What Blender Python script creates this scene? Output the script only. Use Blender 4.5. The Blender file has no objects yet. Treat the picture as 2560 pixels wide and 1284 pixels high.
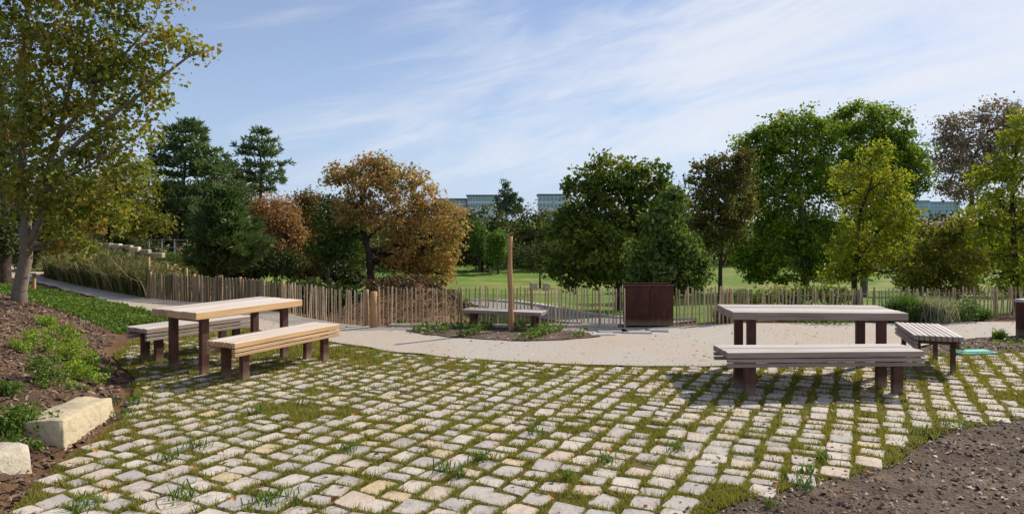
import bpy, math, random
import numpy as np

# ------------------------------------------------------------------ camera, sky, sun, exposure
S = bpy.context.scene
COL = S.collection
F, CX, HY, HC = 1750.0, 1280.0, 560.0, 1.75      # focal length (px of the 2560 px photo), centre, horizon row, eye height
cam_d = bpy.data.cameras.new('camera')
cam = bpy.data.objects.new('camera', cam_d); COL.objects.link(cam)
cam.location = (0, 0, HC); cam.rotation_euler = (math.radians(90), 0, 0)
cam_d.sensor_width = 36.0; cam_d.lens = 36.0 * F / 2560.0
cam_d.shift_y = -(642.0 - HY) / 2560.0
cam_d.clip_start = 0.05; cam_d.clip_end = 4000.0
S.camera = cam
SUN_AZ, SUN_EL = math.radians(52), math.radians(36.5)   # azimuth to the right of straight ahead

W = bpy.data.worlds.new('World'); S.world = W; W.use_nodes = True
wn = W.node_tree; wn.nodes.clear()
def wnode(t, **k):
    n = wn.nodes.new(t)
    for a, b in k.items(): setattr(n, a, b)
    return n
w_out = wnode('ShaderNodeOutputWorld'); w_bg = wnode('ShaderNodeBackground')
w_sky = wnode('ShaderNodeTexSky', sky_type='NISHITA', sun_disc=False)
w_sky.sun_elevation = SUN_EL; w_sky.sun_rotation = SUN_AZ
w_sky.air_density = 1.0; w_sky.dust_density = 0.25; w_sky.ozone_density = 3.5
w_bg.inputs['Strength'].default_value = 0.082
w_tc = wnode('ShaderNodeTexCoord')
w_sep = wnode('ShaderNodeSeparateXYZ'); wn.links.new(w_tc.outputs['Generated'], w_sep.inputs[0])
def wmath(op, a, b=None, c=None):
    n = wnode('ShaderNodeMath', operation=op)
    for i, v in enumerate((a, b, c)):
        if v is None: continue
        if isinstance(v, (int, float)): n.inputs[i].default_value = v
        else: wn.links.new(v, n.inputs[i])
    return n.outputs[0]
def wnoise(tilt, scl, loc, scale, detail, rough, dist):
    """wispy noise on the sky's directions, drawn out along a slightly rising line"""
    r = wnode('ShaderNodeMapping'); r.inputs['Rotation'].default_value = (0, tilt, 0); wn.links.new(w_tc.outputs['Generated'], r.inputs[0])
    m = wnode('ShaderNodeMapping'); m.inputs['Scale'].default_value = scl; m.inputs['Location'].default_value = loc; wn.links.new(r.outputs[0], m.inputs[0])
    n = wnode('ShaderNodeTexNoise'); n.inputs['Scale'].default_value = scale; n.inputs['Detail'].default_value = detail
    n.inputs['Roughness'].default_value = rough; n.inputs['Distortion'].default_value = dist
    wn.links.new(m.outputs[0], n.inputs['Vector']); return n.outputs['Fac']
c1 = wnoise(math.radians(10), (1.0, 1.0, 4.2), (3.1, 1.7, 0.4), 1.5, 6, 0.55, 0.5)
c2 = wnoise(math.radians(15), (1.0, 1.0, 6.0), (9.3, 4.2, 2.0), 3.2, 10, 0.62, 1.0)
cl = wmath('ADD', wmath('MULTIPLY', c1, 0.62), wmath('MULTIPLY', c2, 0.38))
bias = wmath('MULTIPLY', w_sep.outputs['X'], 0.22)              # the cirrus thickens towards the sun's side
cl = wmath('ADD', cl, bias)
w_mr = wnode('ShaderNodeMapRange', interpolation_type='SMOOTHSTEP')
w_mr.inputs['From Min'].default_value = 0.43; w_mr.inputs['From Max'].default_value = 0.69
wn.links.new(cl, w_mr.inputs['Value'])
w_mix = wnode('ShaderNodeMixRGB'); w_mix.inputs['Color2'].default_value = (8.4, 8.7, 9.4, 1)
wn.links.new(wmath('ADD', wmath('MULTIPLY', w_mr.outputs[0], 0.76), 0.12), w_mix.inputs['Fac'])
w_hz = wnode('ShaderNodeMixRGB'); w_hz.inputs['Color2'].default_value = (4.9, 6.4, 9.0, 1)      # pale blue air towards the horizon
wn.links.new(wmath('MULTIPLY', wmath('POWER', 2.718, wmath('MULTIPLY', wmath('MAXIMUM', w_sep.outputs['Z'], 0.0), -5.0)), 0.85), w_hz.inputs['Fac'])
w_tn = wnode('ShaderNodeMixRGB', blend_type='MULTIPLY'); w_tn.inputs['Fac'].default_value = 1.0; w_tn.inputs['Color2'].default_value = (1.05, 1.05, 1.17, 1)
wn.links.new(w_sky.outputs[0], w_tn.inputs['Color1']); wn.links.new(w_tn.outputs[0], w_hz.inputs['Color1']); wn.links.new(w_hz.outputs[0], w_mix.inputs['Color1'])
wn.links.new(w_mix.outputs[0], w_bg.inputs['Color'])
wn.links.new(w_bg.outputs[0], w_out.inputs['Surface'])

sun_d = bpy.data.lights.new('sun', 'SUN'); sun_d.energy = 5.0; sun_d.angle = math.radians(0.55); sun_d.color = (1.0, 0.93, 0.82)
sun = bpy.data.objects.new('sun', sun_d); COL.objects.link(sun)
sun.rotation_euler = (math.pi / 2 - SUN_EL, 0, -SUN_AZ + math.pi)
sun.rotation_euler = (math.pi / 2 - SUN_EL, 0, math.pi - SUN_AZ)
S.view_settings.view_transform = 'Standard'; S.view_settings.look = 'None'
S.view_settings.exposure = 0.28; S.view_settings.gamma = 1.0; S.view_settings.use_curve_mapping = False
S.cycles.max_bounces = 6; S.cycles.transparent_max_bounces = 4

rng = np.random.default_rng(11); random.seed(11)
PI = math.pi

# ------------------------------------------------------------------ helpers
def lin(r, g, b):
    f = lambda c: (c / 255 / 12.92) if c / 255 <= 0.04045 else ((c / 255 + 0.055) / 1.055) ** 2.4
    return (f(r), f(g), f(b), 1.0)

def gp(px, py, z=0.0):
    d = F * (HC - z) / (py - HY)
    return np.array(((px - CX) / F * d, d, z))
def at(px, py, d):
    return np.array(((px - CX) / F * d, d, HC - (py - HY) / F * d))

def tag(o, label=None, cat=None, group=None, kind=None):
    if label: o['label'] = label
    if cat: o['category'] = cat
    if group: o['group'] = group
    if kind: o['kind'] = kind
    return o

def mesh_np(name, V, faces, mat, tone=None, smooth=False):
    """faces: one (M,k) array or a list of them"""
    me = bpy.data.meshes.new(name)
    V = np.asarray(V, np.float32)
    if not isinstance(faces, list): faces = [faces]
    faces = [np.asarray(f, np.int32) for f in faces if len(f)]
    loops = np.concatenate([f.ravel() for f in faces])
    tot = np.concatenate([np.full(len(f), f.shape[1], np.int32) for f in faces])
    start = np.concatenate([[0], np.cumsum(tot)[:-1]]).astype(np.int32)
    me.vertices.add(len(V)); me.vertices.foreach_set('co', V.ravel())
    me.loops.add(len(loops)); me.loops.foreach_set('vertex_index', loops)
    me.polygons.add(len(tot)); me.polygons.foreach_set('loop_start', start)
    if tone is not None:
        a = me.attributes.new('tone', 'FLOAT', 'FACE'); a.data.foreach_set('value', np.asarray(tone, np.float32))
    me.update(calc_edges=True); me.validate()
    me.polygons.foreach_set('use_smooth', np.full(len(me.polygons), bool(smooth)))
    if mat: me.materials.append(mat)
    return me

def link(name, me, parent=None, loc=None, rot=None, scale=None):
    o = bpy.data.objects.new(name, me); COL.objects.link(o)
    if parent is not None: o.parent = parent
    if loc is not None: o.location = [float(v) for v in loc]
    if rot is not None: o.rotation_euler = rot
    if scale is not None: o.scale = scale
    return o
def empty(name, loc, rz=0.0):
    o = bpy.data.objects.new(name, None); COL.objects.link(o); o.empty_display_size = 0.2
    o.location = [float(v) for v in loc]; o.rotation_euler = (0, 0, rz); return o

class MB:
    def __init__(s): s.V = []; s.Q = []; s.T = []; s.n = 0; s.tq = []; s.tt = []
    def add(s, V, Q=None, T=None, tq=None, tt=None):
        V = np.asarray(V, float).reshape(-1, 3)
        if Q is not None and len(Q): s.Q.append(np.asarray(Q) + s.n); s.tq.append(np.zeros(len(Q)) if tq is None else np.broadcast_to(tq, (len(Q),)))
        if T is not None and len(T): s.T.append(np.asarray(T) + s.n); s.tt.append(np.zeros(len(T)) if tt is None else np.broadcast_to(tt, (len(T),)))
        s.V.append(V); s.n += len(V)
    def box(s, c, size, tone=0.0, bev=0.0):
        x, y, z = [v / 2 for v in size]; c = np.asarray(c, float)
        if bev <= 0:
            V = np.array([(i * x, j * y, k * z) for i in (-1, 1) for j in (-1, 1) for k in (-1, 1)]) + c
            s.add(V, [(0, 1, 3, 2), (4, 6, 7, 5), (0, 4, 5, 1), (2, 3, 7, 6), (0, 2, 6, 4), (1, 5, 7, 3)], tq=tone); return
        b = bev; V = []; idx = {}
        for i in (-1, 1):
            for j in (-1, 1):
                for k in (-1, 1):
                    for a in range(3):
                        p = [i * (x - b), j * (y - b), k * (z - b)]; p[a] = (i * x, j * y, k * z)[a]
                        idx[(i, j, k, a)] = len(V); V.append(p)
        Q = []; T = []
        for a in range(3):
            o1, o2 = [q for q in range(3) if q != a]
            for sg in (-1, 1):
                r = []
                for (p, q) in ((-1, -1), (1, -1), (1, 1), (-1, 1)):
                    key = [0, 0, 0]; key[a] = sg; key[o1] = p; key[o2] = q; r.append(idx[(*key, a)])
                Q.append(r)
        for a in range(3):                                   # edge along axis a between faces o1 and o2
            o1, o2 = [q for q in range(3) if q != a]
            for p in (-1, 1):
                for q in (-1, 1):
                    k0 = [0, 0, 0]; k0[a] = -1; k0[o1] = p; k0[o2] = q; k1 = list(k0); k1[a] = 1
                    Q.append([idx[(*k0, o1)], idx[(*k1, o1)], idx[(*k1, o2)], idx[(*k0, o2)]])
        for i in (-1, 1):
            for j in (-1, 1):
                for k in (-1, 1): T.append([idx[(i, j, k, a)] for a in range(3)])
        V = np.array(V); Q = np.array(Q); T = np.array(T)
        def orient(Fc):
            out = []
            for f in Fc:
                P = V[f]; n = np.cross(P[1] - P[0], P[2] - P[0])
                out.append(f if np.dot(n, P.mean(0)) > 0 else f[::-1])
            return np.array(out)
        s.add(V + c, orient(Q), orient(T), tq=tone, tt=tone)
    def tube(s, P, R, n=7, tone=0.0, cap=True):
        P = np.asarray(P, float); R = np.broadcast_to(np.asarray(R, float), (len(P),))
        D = np.gradient(P, axis=0); D /= np.linalg.norm(D, axis=1)[:, None] + 1e-9
        ref = np.array((0.31, 0.95, 0.05)); A = np.cross(D, ref); A /= np.linalg.norm(A, axis=1)[:, None] + 1e-9
        B = np.cross(D, A); t = np.arange(n) * 2 * PI / n
        V = P[:, None] + R[:, None, None] * (np.cos(t)[None, :, None] * A[:, None] + np.sin(t)[None, :, None] * B[:, None])
        m = len(P); i = np.arange(m - 1)[:, None] * n; j = np.arange(n)[None]
        Q = np.stack([i + j, i + (j + 1) % n, i + n + (j + 1) % n, i + n + j], -1).reshape(-1, 4)
        V = V.reshape(-1, 3)
        if cap:
            V = np.vstack([V, P[-1:], P[:1]]); k = m * n
            T = [(k, (m - 1) * n + q, (m - 1) * n + (q + 1) % n) for q in range(n)] + [(k + 1, (q + 1) % n, q) for q in range(n)]
            s.add(V, Q, T, tq=tone, tt=tone)
        else: s.add(V, Q, tq=tone)
    def mesh(s, name, mat, smooth=False):
        fs = []; tn = []
        if s.Q: fs.append(np.vstack(s.Q)); tn.append(np.concatenate(s.tq))
        if s.T: fs.append(np.vstack(s.T)); tn.append(np.concatenate(s.tt))
        return mesh_np(name, np.vstack(s.V), fs, mat, np.concatenate(tn), smooth)
    def build(s, name, mat, parent=None, smooth=False, **k): return link(name, s.mesh(name, mat, smooth), parent, **k)

def in_poly(P, X, Y):
    P = np.asarray(P, float); r = np.zeros(np.shape(X), bool); n = len(P)
    for i in range(n):
        x0, y0 = P[i]; x1, y1 = P[(i + 1) % n]
        if y0 == y1: continue
        c = ((y0 > Y) != (y1 > Y)) & (X < (x1 - x0) * (Y - y0) / (y1 - y0) + x0); r ^= c
    return r
def poly_dist(P, X, Y):
    P = np.asarray(P, float); d = np.full(np.shape(X), 1e9)
    for i in range(len(P)):
        a = P[i]; b = P[(i + 1) % len(P)]; ab = b - a
        t = np.clip(((X - a[0]) * ab[0] + (Y - a[1]) * ab[1]) / (ab @ ab + 1e-12), 0, 1)
        d = np.minimum(d, np.hypot(X - a[0] - t * ab[0], Y - a[1] - t * ab[1]))
    return d
def rand_in(P, n):
    P = np.asarray(P, float); lo, hi = P.min(0), P.max(0); out = np.zeros((0, 2))
    while len(out) < n:
        q = lo + rng.random((n * 2, 2)) * (hi - lo); out = np.vstack([out, q[in_poly(P, q[:, 0], q[:, 1])]])
    return out[:n]
def vnoise(x, y, s=1.0, seed=0):
    r = np.zeros(np.shape(x)); g = np.random.default_rng(seed + 77)
    for o in range(4):
        for k in range(3):
            a = g.random() * 2 * PI; f = s * 1.9 ** o * (0.7 + 0.6 * g.random()); p = g.random() * 6.28
            r = r + np.sin((x * math.cos(a) + y * math.sin(a)) * f * 2 * PI + p + 1.3 * np.sin(y * f * 2.1 + k)) / 1.9 ** o
    return r / 4.5
def smooth01(t): t = np.clip(t, 0, 1); return t * t * (3 - 2 * t)
def densify(P, step=0.25, jit=0.0, seed=0):
    P = np.asarray(P, float); out = []; g = np.random.default_rng(seed + 5)
    for i in range(len(P)):
        a, b = P[i], P[(i + 1) % len(P)]; L = np.linalg.norm(b - a); m = max(1, int(L / step))
        nrm = np.array((-(b - a)[1], (b - a)[0])) / (L + 1e-9)
        for k in range(m):
            q = a + (b - a) * k / m
            out.append(q + nrm * (g.normal() * jit if k else 0))
    return np.array(out)

# ------------------------------------------------------------------ materials
def new_mat(name):
    m = bpy.data.materials.new(name); m.use_nodes = True; nt = m.node_tree; nt.nodes.clear()
    return m, nt
class NT:
    def __init__(s, nt): s.nt = nt
    def n(s, t, **k):
        q = s.nt.nodes.new(t)
        for a, b in k.items(): setattr(q, a, b)
        return q
    def l(s, a, b): s.nt.links.new(a, b)
    def ramp(s, fac, cols, interp='LINEAR'):
        r = s.n('ShaderNodeValToRGB'); e = r.color_ramp.elements; r.color_ramp.interpolation = interp
        while len(e) < len(cols): e.new(0.5)
        for i, (p, c) in enumerate(cols): e[i].position = p; e[i].color = c
        s.l(fac, r.inputs[0]); return r.outputs[0]
    def noise(s, vec, scale, detail=5, rough=0.6, dist=0.0):
        q = s.n('ShaderNodeTexNoise'); q.inputs['Scale'].default_value = scale; q.inputs['Detail'].default_value = detail
        q.inputs['Roughness'].default_value = rough; q.inputs['Distortion'].default_value = dist
        if vec is not None: s.l(vec, q.inputs['Vector'])
        return q.outputs['Fac']
    def mix(s, f, a, b, bt='MIX'):
        q = s.n('ShaderNodeMixRGB', blend_type=bt)
        for i, v in zip((0, 1, 2), (f, a, b)):
            if isinstance(v, (int, float)): q.inputs[i].default_value = v
            elif isinstance(v, tuple): q.inputs[i].default_value = v
            else: s.l(v, q.inputs[i])
        return q.outputs[0]
    def math(s, op, a, b=0.0):
        q = s.n('ShaderNodeMath', operation=op)
        for i, v in enumerate((a, b)):
            if isinstance(v, (int, float)): q.inputs[i].default_value = v
            else: s.l(v, q.inputs[i])
        return q.outputs[0]
    def bsdf(s, col, rough=0.8, spec=0.3, bump=None, bstr=0.3, bdist=0.01, metal=0.0):
        b = s.n('ShaderNodeBsdfPrincipled'); b.inputs['Roughness'].default_value = rough
        b.inputs['Specular IOR Level'].default_value = spec; b.inputs['Metallic'].default_value = metal
        if isinstance(col, tuple): b.inputs['Base Color'].default_value = col
        else: s.l(col, b.inputs['Base Color'])
        if bump is not None:
            q = s.n('ShaderNodeBump'); q.inputs['Strength'].default_value = bstr; q.inputs['Distance'].default_value = bdist
            s.l(bump, q.inputs['Height']); s.l(q.outputs[0], b.inputs['Normal'])
        return b
    def out(s, sh):
        o = s.n('ShaderNodeOutputMaterial'); s.l(sh.outputs[0], o.inputs['Surface'])
def objvec(q, scale=(1, 1, 1), rnd=True):
    tc = q.n('ShaderNodeTexCoord'); m = q.n('ShaderNodeMapping'); m.inputs['Scale'].default_value = scale
    q.l(tc.outputs['Object'], m.inputs[0])
    if rnd:
        oi = q.n('ShaderNodeObjectInfo'); c = q.n('ShaderNodeCombineXYZ')
        for i in range(3): q.l(q.math('MULTIPLY', oi.outputs['Random'], 17.0 + 9 * i), c.inputs[i])
        q.l(c.outputs[0], m.inputs['Location'])
    return m.outputs[0]
def geovec(q):
    return q.n('ShaderNodeNewGeometry').outputs['Position']

LEAF_V = 1.0
def leaf_mat(name, cols, trans=0.4, rough=0.55):
    """cols: list of linear rgba along the per-leaf tone"""
    m, nt = new_mat(name); q = NT(nt)
    a = q.n('ShaderNodeAttribute', attribute_name='tone')
    c = q.ramp(a.outputs['Fac'], [(i / (len(cols) - 1), tuple(LEAF_V * x for x in c[:3]) + (1,)) for i, c in enumerate(cols)])
    d = q.n('ShaderNodeBsdfPrincipled'); d.inputs['Roughness'].default_value = rough; d.inputs['Specular IOR Level'].default_value = 0.25
    q.l(c, d.inputs['Base Color'])
    t = q.n('ShaderNodeBsdfTranslucent')
    q.l(q.mix(1.0, c, (1.2, 1.2, 0.7, 1), 'MULTIPLY'), t.inputs['Color'])
    x = q.n('ShaderNodeMixShader'); x.inputs[0].default_value = trans
    q.l(d.outputs[0], x.inputs[1]); q.l(t.outputs[0], x.inputs[2]); q.out(x); return m

def wood_mat(name, side, top, grain=(1.6, 30, 30), rough=0.75):
    m, nt = new_mat(name); q = NT(nt); v = objvec(q, grain)
    n1 = q.noise(v, 1.0, 8, 0.65, 0.4); n2 = q.noise(objvec(q, (1.2, 5, 5)), 1.3, 4, 0.5, 0.8)
    oi = q.n('ShaderNodeObjectInfo')
    cs = q.ramp(n1, [(0.28, tuple(0.62 * c for c in side[:3]) + (1,)), (0.55, side), (0.8, tuple(min(1, 1.22 * c) for c in side[:3]) + (1,))])
    ct = q.ramp(n1, [(0.28, tuple(0.72 * c for c in top[:3]) + (1,)), (0.55, top), (0.8, tuple(min(1, 1.15 * c) for c in top[:3]) + (1,))])
    g = q.n('ShaderNodeNewGeometry'); sp = q.n('ShaderNodeSeparateXYZ'); q.l(g.outputs['True Normal'], sp.inputs[0])
    mr = q.n('ShaderNodeMapRange'); mr.inputs[1].default_value = 0.5; mr.inputs[2].default_value = 0.85; q.l(sp.outputs['Z'], mr.inputs[0])
    c = q.mix(mr.outputs[0], cs, ct)
    k = q.n('ShaderNodeHueSaturation'); q.l(c, k.inputs['Color'])
    q.l(q.math('ADD', q.math('MULTIPLY', oi.outputs['Random'], 0.34), 0.82), k.inputs['Value'])
    c = q.mix(q.ramp(n2, [(0.60, (0, 0, 0, 1)), (0.78, (0.35, 0.35, 0.35, 1))]), k.outputs[0], tuple(0.45 * x for x in side[:3]) + (1,))
    q.out(q.bsdf(c, rough, 0.25, n1, 0.35, 0.004)); return m

def ground_like(name, cols, scale, rough=0.95, bstr=0.5, bdist=0.02, fine=60, attr=None):
    m, nt = new_mat(name); q = NT(nt); p = geovec(q)
    a = q.noise(p, scale, 6, 0.6); b = q.noise(p, fine, 4, 0.7)
    f = q.math('ADD', q.math('MULTIPLY', a, 0.5), q.math('MULTIPLY', b, 0.5))
    c = q.ramp(f, cols)
    q.out(q.bsdf(c, rough, 0.15, b, bstr, bdist)); return m

def tone_mat(name, cols, rough=0.85, bump_scale=None, bstr=0.4, obj_rand=False, spec=0.25, bdist=0.006):
    m, nt = new_mat(name); q = NT(nt)
    if obj_rand: f = q.n('ShaderNodeObjectInfo').outputs['Random']
    else: f = q.n('ShaderNodeAttribute', attribute_name='tone').outputs['Fac']
    c = q.ramp(f, [(i / (len(cols) - (0 if obj_rand else 1)), c) for i, c in enumerate(cols)], 'CONSTANT' if obj_rand else 'LINEAR')
    if bump_scale:
        p = geovec(q); n = q.noise(p, bump_scale, 6, 0.65); n2 = q.noise(p, bump_scale * 0.22, 4, 0.6); n3 = q.noise(p, bump_scale * 3.2, 3, 0.6)
        c = q.mix(q.ramp(n3, [(0.60, (0, 0, 0, 1)), (0.70, (0.5, 0.5, 0.5, 1))]), c, (0.13, 0.11, 0.09, 1))
        c = q.mix(1.0, c, q.ramp(n, [(0.25, (0.70, 0.68, 0.65, 1)), (0.5, (1, 1, 1, 1)), (0.8, (1.12, 1.12, 1.1, 1))]), 'MULTIPLY')
        c = q.mix(q.ramp(n2, [(0.52, (0, 0, 0, 1)), (0.72, (0.45, 0.45, 0.45, 1))]), c, (0.20, 0.16, 0.11, 1))
        q.out(q.bsdf(c, rough, spec, n, bstr, bdist))
    else: q.out(q.bsdf(c, rough, spec))
    return m

M = {}
STONE_COLS = [lin(184, 173, 161), lin(190, 179, 168), lin(176, 169, 162), lin(193, 181, 169), lin(170, 164, 160), lin(190, 175, 161), lin(195, 185, 174), lin(167, 158, 150), lin(190, 173, 156), lin(187, 176, 166), lin(181, 169, 160), lin(174, 165, 159), lin(185, 173, 162), lin(184, 173, 161), lin(190, 179, 168), lin(176, 169, 162), lin(193, 181, 169), lin(170, 164, 160), lin(190, 175, 161), lin(195, 185, 174), lin(167, 158, 150), lin(190, 173, 156), lin(187, 176, 166), lin(181, 169, 160), lin(174, 165, 159), lin(185, 173, 162), lin(191, 172, 141)]
M['stone_obj'] = tone_mat('cobble_granite', STONE_COLS, 0.9, 46, 0.4, True, .15, .003)
M['stone_tone'] = tone_mat('cobble_granite_far', STONE_COLS, 0.9, 46, 0.4, False, .15, .003)
M['joint'] = ground_like('mossy_joint_soil', [(0.3, lin(70, 60, 40)), (0.5, lin(98, 88, 52)), (0.72, lin(122, 112, 68))], 3.0, fine=45)
M['gravel'] = None
def make_gravel():
    m, nt = new_mat('pale_compacted_gravel'); q = NT(nt); p = geovec(q)
    a = q.noise(p, 0.55, 5, 0.6, 0.5); b = q.noise(p, 55, 5, 0.75); c0 = q.noise(p, 8, 5, 0.7)
    c = q.ramp(b, [(0.3, lin(145, 136, 126)), (0.5, lin(170, 162, 152)), (0.7, lin(190, 183, 173))])
    c = q.mix(q.ramp(a, [(0.40, (0, 0, 0, 1)), (0.66, (0.8, 0.8, 0.8, 1))]), c, lin(172, 154, 136))
    c = q.mix(q.ramp(c0, [(0.60, (0, 0, 0, 1)), (0.74, (0.4, 0.4, 0.4, 1))]), c, lin(142, 128, 112))
    q.out(q.bsdf(c, 0.95, 0.15, b, 0.5, 0.012)); return m
M['gravel'] = make_gravel()
M['soil'] = ground_like('dark_bark_soil', [(0.36, lin(56, 45, 37)), (0.5, lin(94, 79, 67)), (0.64, lin(134, 116, 100))], 2.0, bstr=0.9, bdist=0.03, fine=38)
M['mulch'] = ground_like('brown_mulch', [(0.3, lin(48, 36, 28)), (0.5, lin(90, 70, 56)), (0.72, lin(140, 110, 88))], 1.6, bstr=0.9, bdist=0.03, fine=42)
M['chips'] = tone_mat('bark_chips', [lin(54, 42, 35), lin(86, 67, 54), lin(110, 88, 70), lin(138, 114, 94), lin(78, 62, 56), lin(168, 146, 124)], 0.9)
M['lumps'] = tone_mat('soil_lumps', [lin(62, 52, 44), lin(92, 78, 66), lin(112, 96, 82), lin(76, 64, 54), lin(136, 118, 102), lin(190, 174, 156)], 0.95)
M['wood'] = wood_mat('weathered_larch', lin(196, 158, 114), lin(198, 187, 177))
M['wood_grey'] = wood_mat('grey_weathered_larch', lin(160, 142, 128), lin(192, 182, 176))
M['steel'] = None
def rust(name, cols, rough=0.8):
    m, nt = new_mat(name); q = NT(nt); v = objvec(q, (1, 1, 0.35))
    n = q.noise(v, 9, 7, 0.7, 0.6); n2 = q.noise(v, 60, 4, 0.7)
    f = q.math('ADD', q.math('MULTIPLY', n, 0.7), q.math('MULTIPLY', n2, 0.3))
    sp = q.n('ShaderNodeSeparateXYZ'); q.l(geovec(q), sp.inputs[0])
    mr = q.n('ShaderNodeMapRange'); mr.inputs[1].default_value = 0.10; mr.inputs[2].default_value = 0.0; mr.inputs[4].default_value = 0.6; q.l(q.math('ADD', sp.outputs['Z'], q.math('MULTIPLY', n, -.06)), mr.inputs[0])
    c = q.mix(mr.outputs[0], q.ramp(f, cols), lin(150, 128, 104))          # dried mud splashed on the foot
    q.out(q.bsdf(c, rough, 0.3, n2, 0.2, 0.003)); return m
M['steel'] = rust('rust_brown_steel_leg', [(0.3, lin(54, 33, 28)), (0.5, lin(82, 52, 42)), (0.7, lin(108, 72, 58))], 0.6)
M['corten'] = rust('corten_steel', [(0.3, lin(44, 24, 18)), (0.48, lin(68, 38, 27)), (0.62, lin(86, 51, 35)), (0.78, lin(56, 34, 26))], 0.8)
M['limestone'] = tone_mat('cut_limestone', [lin(182, 168, 140), lin(194, 180, 152), lin(172, 158, 130)], 0.9, 15, 0.8, False, 0.2, 0.02)
M['greystone'] = tone_mat('pale_grey_stone', [lin(186, 176, 156), lin(200, 190, 172), lin(168, 160, 144)], 0.9, 15, 0.8, False, 0.2, 0.02)
M['picket'] = tone_mat('split_chestnut', [lin(168, 146, 116), lin(188, 166, 136), lin(150, 130, 104), lin(200, 178, 148), lin(176, 152, 124)], 0.85, 30, 0.4, True)
M['picket_old'] = tone_mat('grey_split_chestnut', [lin(120, 106, 84), lin(140, 124, 98), lin(104, 92, 72), lin(152, 136, 112)], 0.9, 30, 0.4, True)
M['stake'] = tone_mat('peeled_stake', [lin(172, 138, 98), lin(160, 124, 86)], 0.85, 24, 0.4)
M['pole'] = wood_mat('peeled_chestnut_pole', lin(172, 132, 94), lin(180, 150, 118), (30, 30, 1.8))
M['wire'] = tone_mat('fence_wire', [lin(110, 106, 100), lin(110, 106, 100)], 0.5)
M['bark_grey'] = tone_mat('grey_bark', [lin(118, 106, 94), lin(134, 120, 106)], 0.9, 14, 0.8, False, 0.2, 0.02)
M['bark_dark'] = tone_mat('dark_bark', [lin(62, 52, 44), lin(74, 64, 54)], 0.95, 10, 0.8, False, 0.15, 0.03)
M['joint_grass'] = leaf_mat('joint_grass', [lin(104, 106, 42), lin(126, 124, 50), lin(146, 138, 66), lin(114, 122, 48), lin(164, 148, 94)], 0.38)
M['cover'] = leaf_mat('ground_cover', [lin(50, 74, 24), lin(76, 104, 36), lin(100, 126, 46), lin(126, 142, 62)], 0.35)
M['sedum'] = leaf_mat('lime_spurge', [lin(84, 116, 34), lin(120, 146, 46), lin(150, 170, 60), lin(104, 128, 42)], 0.35)
M['weed'] = leaf_mat('dark_weed', [lin(60, 86, 32), lin(82, 110, 42), lin(108, 134, 56)], 0.35)
M['dry_leaf'] = leaf_mat('dry_leaf', [lin(120, 72, 40), lin(158, 98, 54), lin(178, 128, 74), lin(96, 60, 40)], 0.2)
M['tallgrass'] = leaf_mat('ornamental_grass', [lin(40, 58, 22), lin(70, 84, 34), lin(120, 112, 66), lin(168, 146, 108)], 0.3)
M['lavender'] = leaf_mat('grey_bush', [lin(60, 80, 42), lin(96, 112, 68), lin(128, 136, 96), lin(176, 168, 150)], 0.3)

# ------------------------------------------------------------------ plan of the place (metres)
def XY(px, py): return tuple(gp(px, py)[:2])
EDGE_PX = [-600, 0, 110, 250, 370, 560, 705, 930, 1565, 1690, 1830, 2200, 2560, 3200]
EDGE_D = [34, 31, 26, 20.5, 17.2, 15.9, 14.4, 12.4, 12.35, 12.5, 13.0, 13.4, 13.6, 14.0]
MX = np.array([-2.3, -2.9, -3.4, -3.6, -4.3, -5.5, -6.6, -8.6, -11.0]); MY = np.array([1.5, 3.4, 5.1, 6.38, 7.85, 9.57, 11.8, 14.2, 16.5])
ZE = [0, .25, 1.2, 5.0, 9.5, 23, 47, 77, 117, 150, 250, 400, 700, 1500]
ZC = [0, -.05, -.28, -.72, -.92, -2.1, -4, -6.1, -6.3, -5.5, -1, 3, 5, 6]
LE = [0, 1, 8, 20, 50, 130, 400, 1500]; ZL = [0, .02, .5, 1.2, 2.4, 3.5, 6, 8]
def terrain(x, y):
    x = np.asarray(x, float); y = np.asarray(y, float); yy = np.maximum(y, 0.5)
    px = CX + F * x / yy
    e = y - np.interp(px, EDGE_PX, EDGE_D)
    zc = np.interp(e, ZE, ZC); zl = np.interp(e, LE, ZL)
    t = smooth01((px - 200) / 560.0)
    z = zl * (1 - t) + zc * t
    z = z + 0.98 * np.exp(-(np.abs(x + 2.55) / 1.35) ** 3 - (np.abs(y - 18.0) / 3.0) ** 3) * (1 + .25 * vnoise(x, y, .45, 13)) * (e > 0) * np.clip(e / 1.5, 0, 1)          # earth bank behind the corner post
    z = z + np.where(e > 0, 1, 0) * vnoise(x, y, 0.06, 3) * np.clip(e * 0.02, 0, 0.35)
    d = (np.interp(y, MY, MX) - x) * 0.85
    m = 0.92 * (1 - np.exp(-np.maximum(d, 0) * 0.52)) * (1 - smooth01((y - 12.2) / 3.2))
    m = m + np.where(d > 0.1, vnoise(x, y, 0.5, 9) * 0.03 * np.clip(d, 0, 1), 0) * (m > 0.01)
    return np.where(e > 0, z, 0) + m - 0.03
def T(x, y): return float(terrain(x, y))

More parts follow.
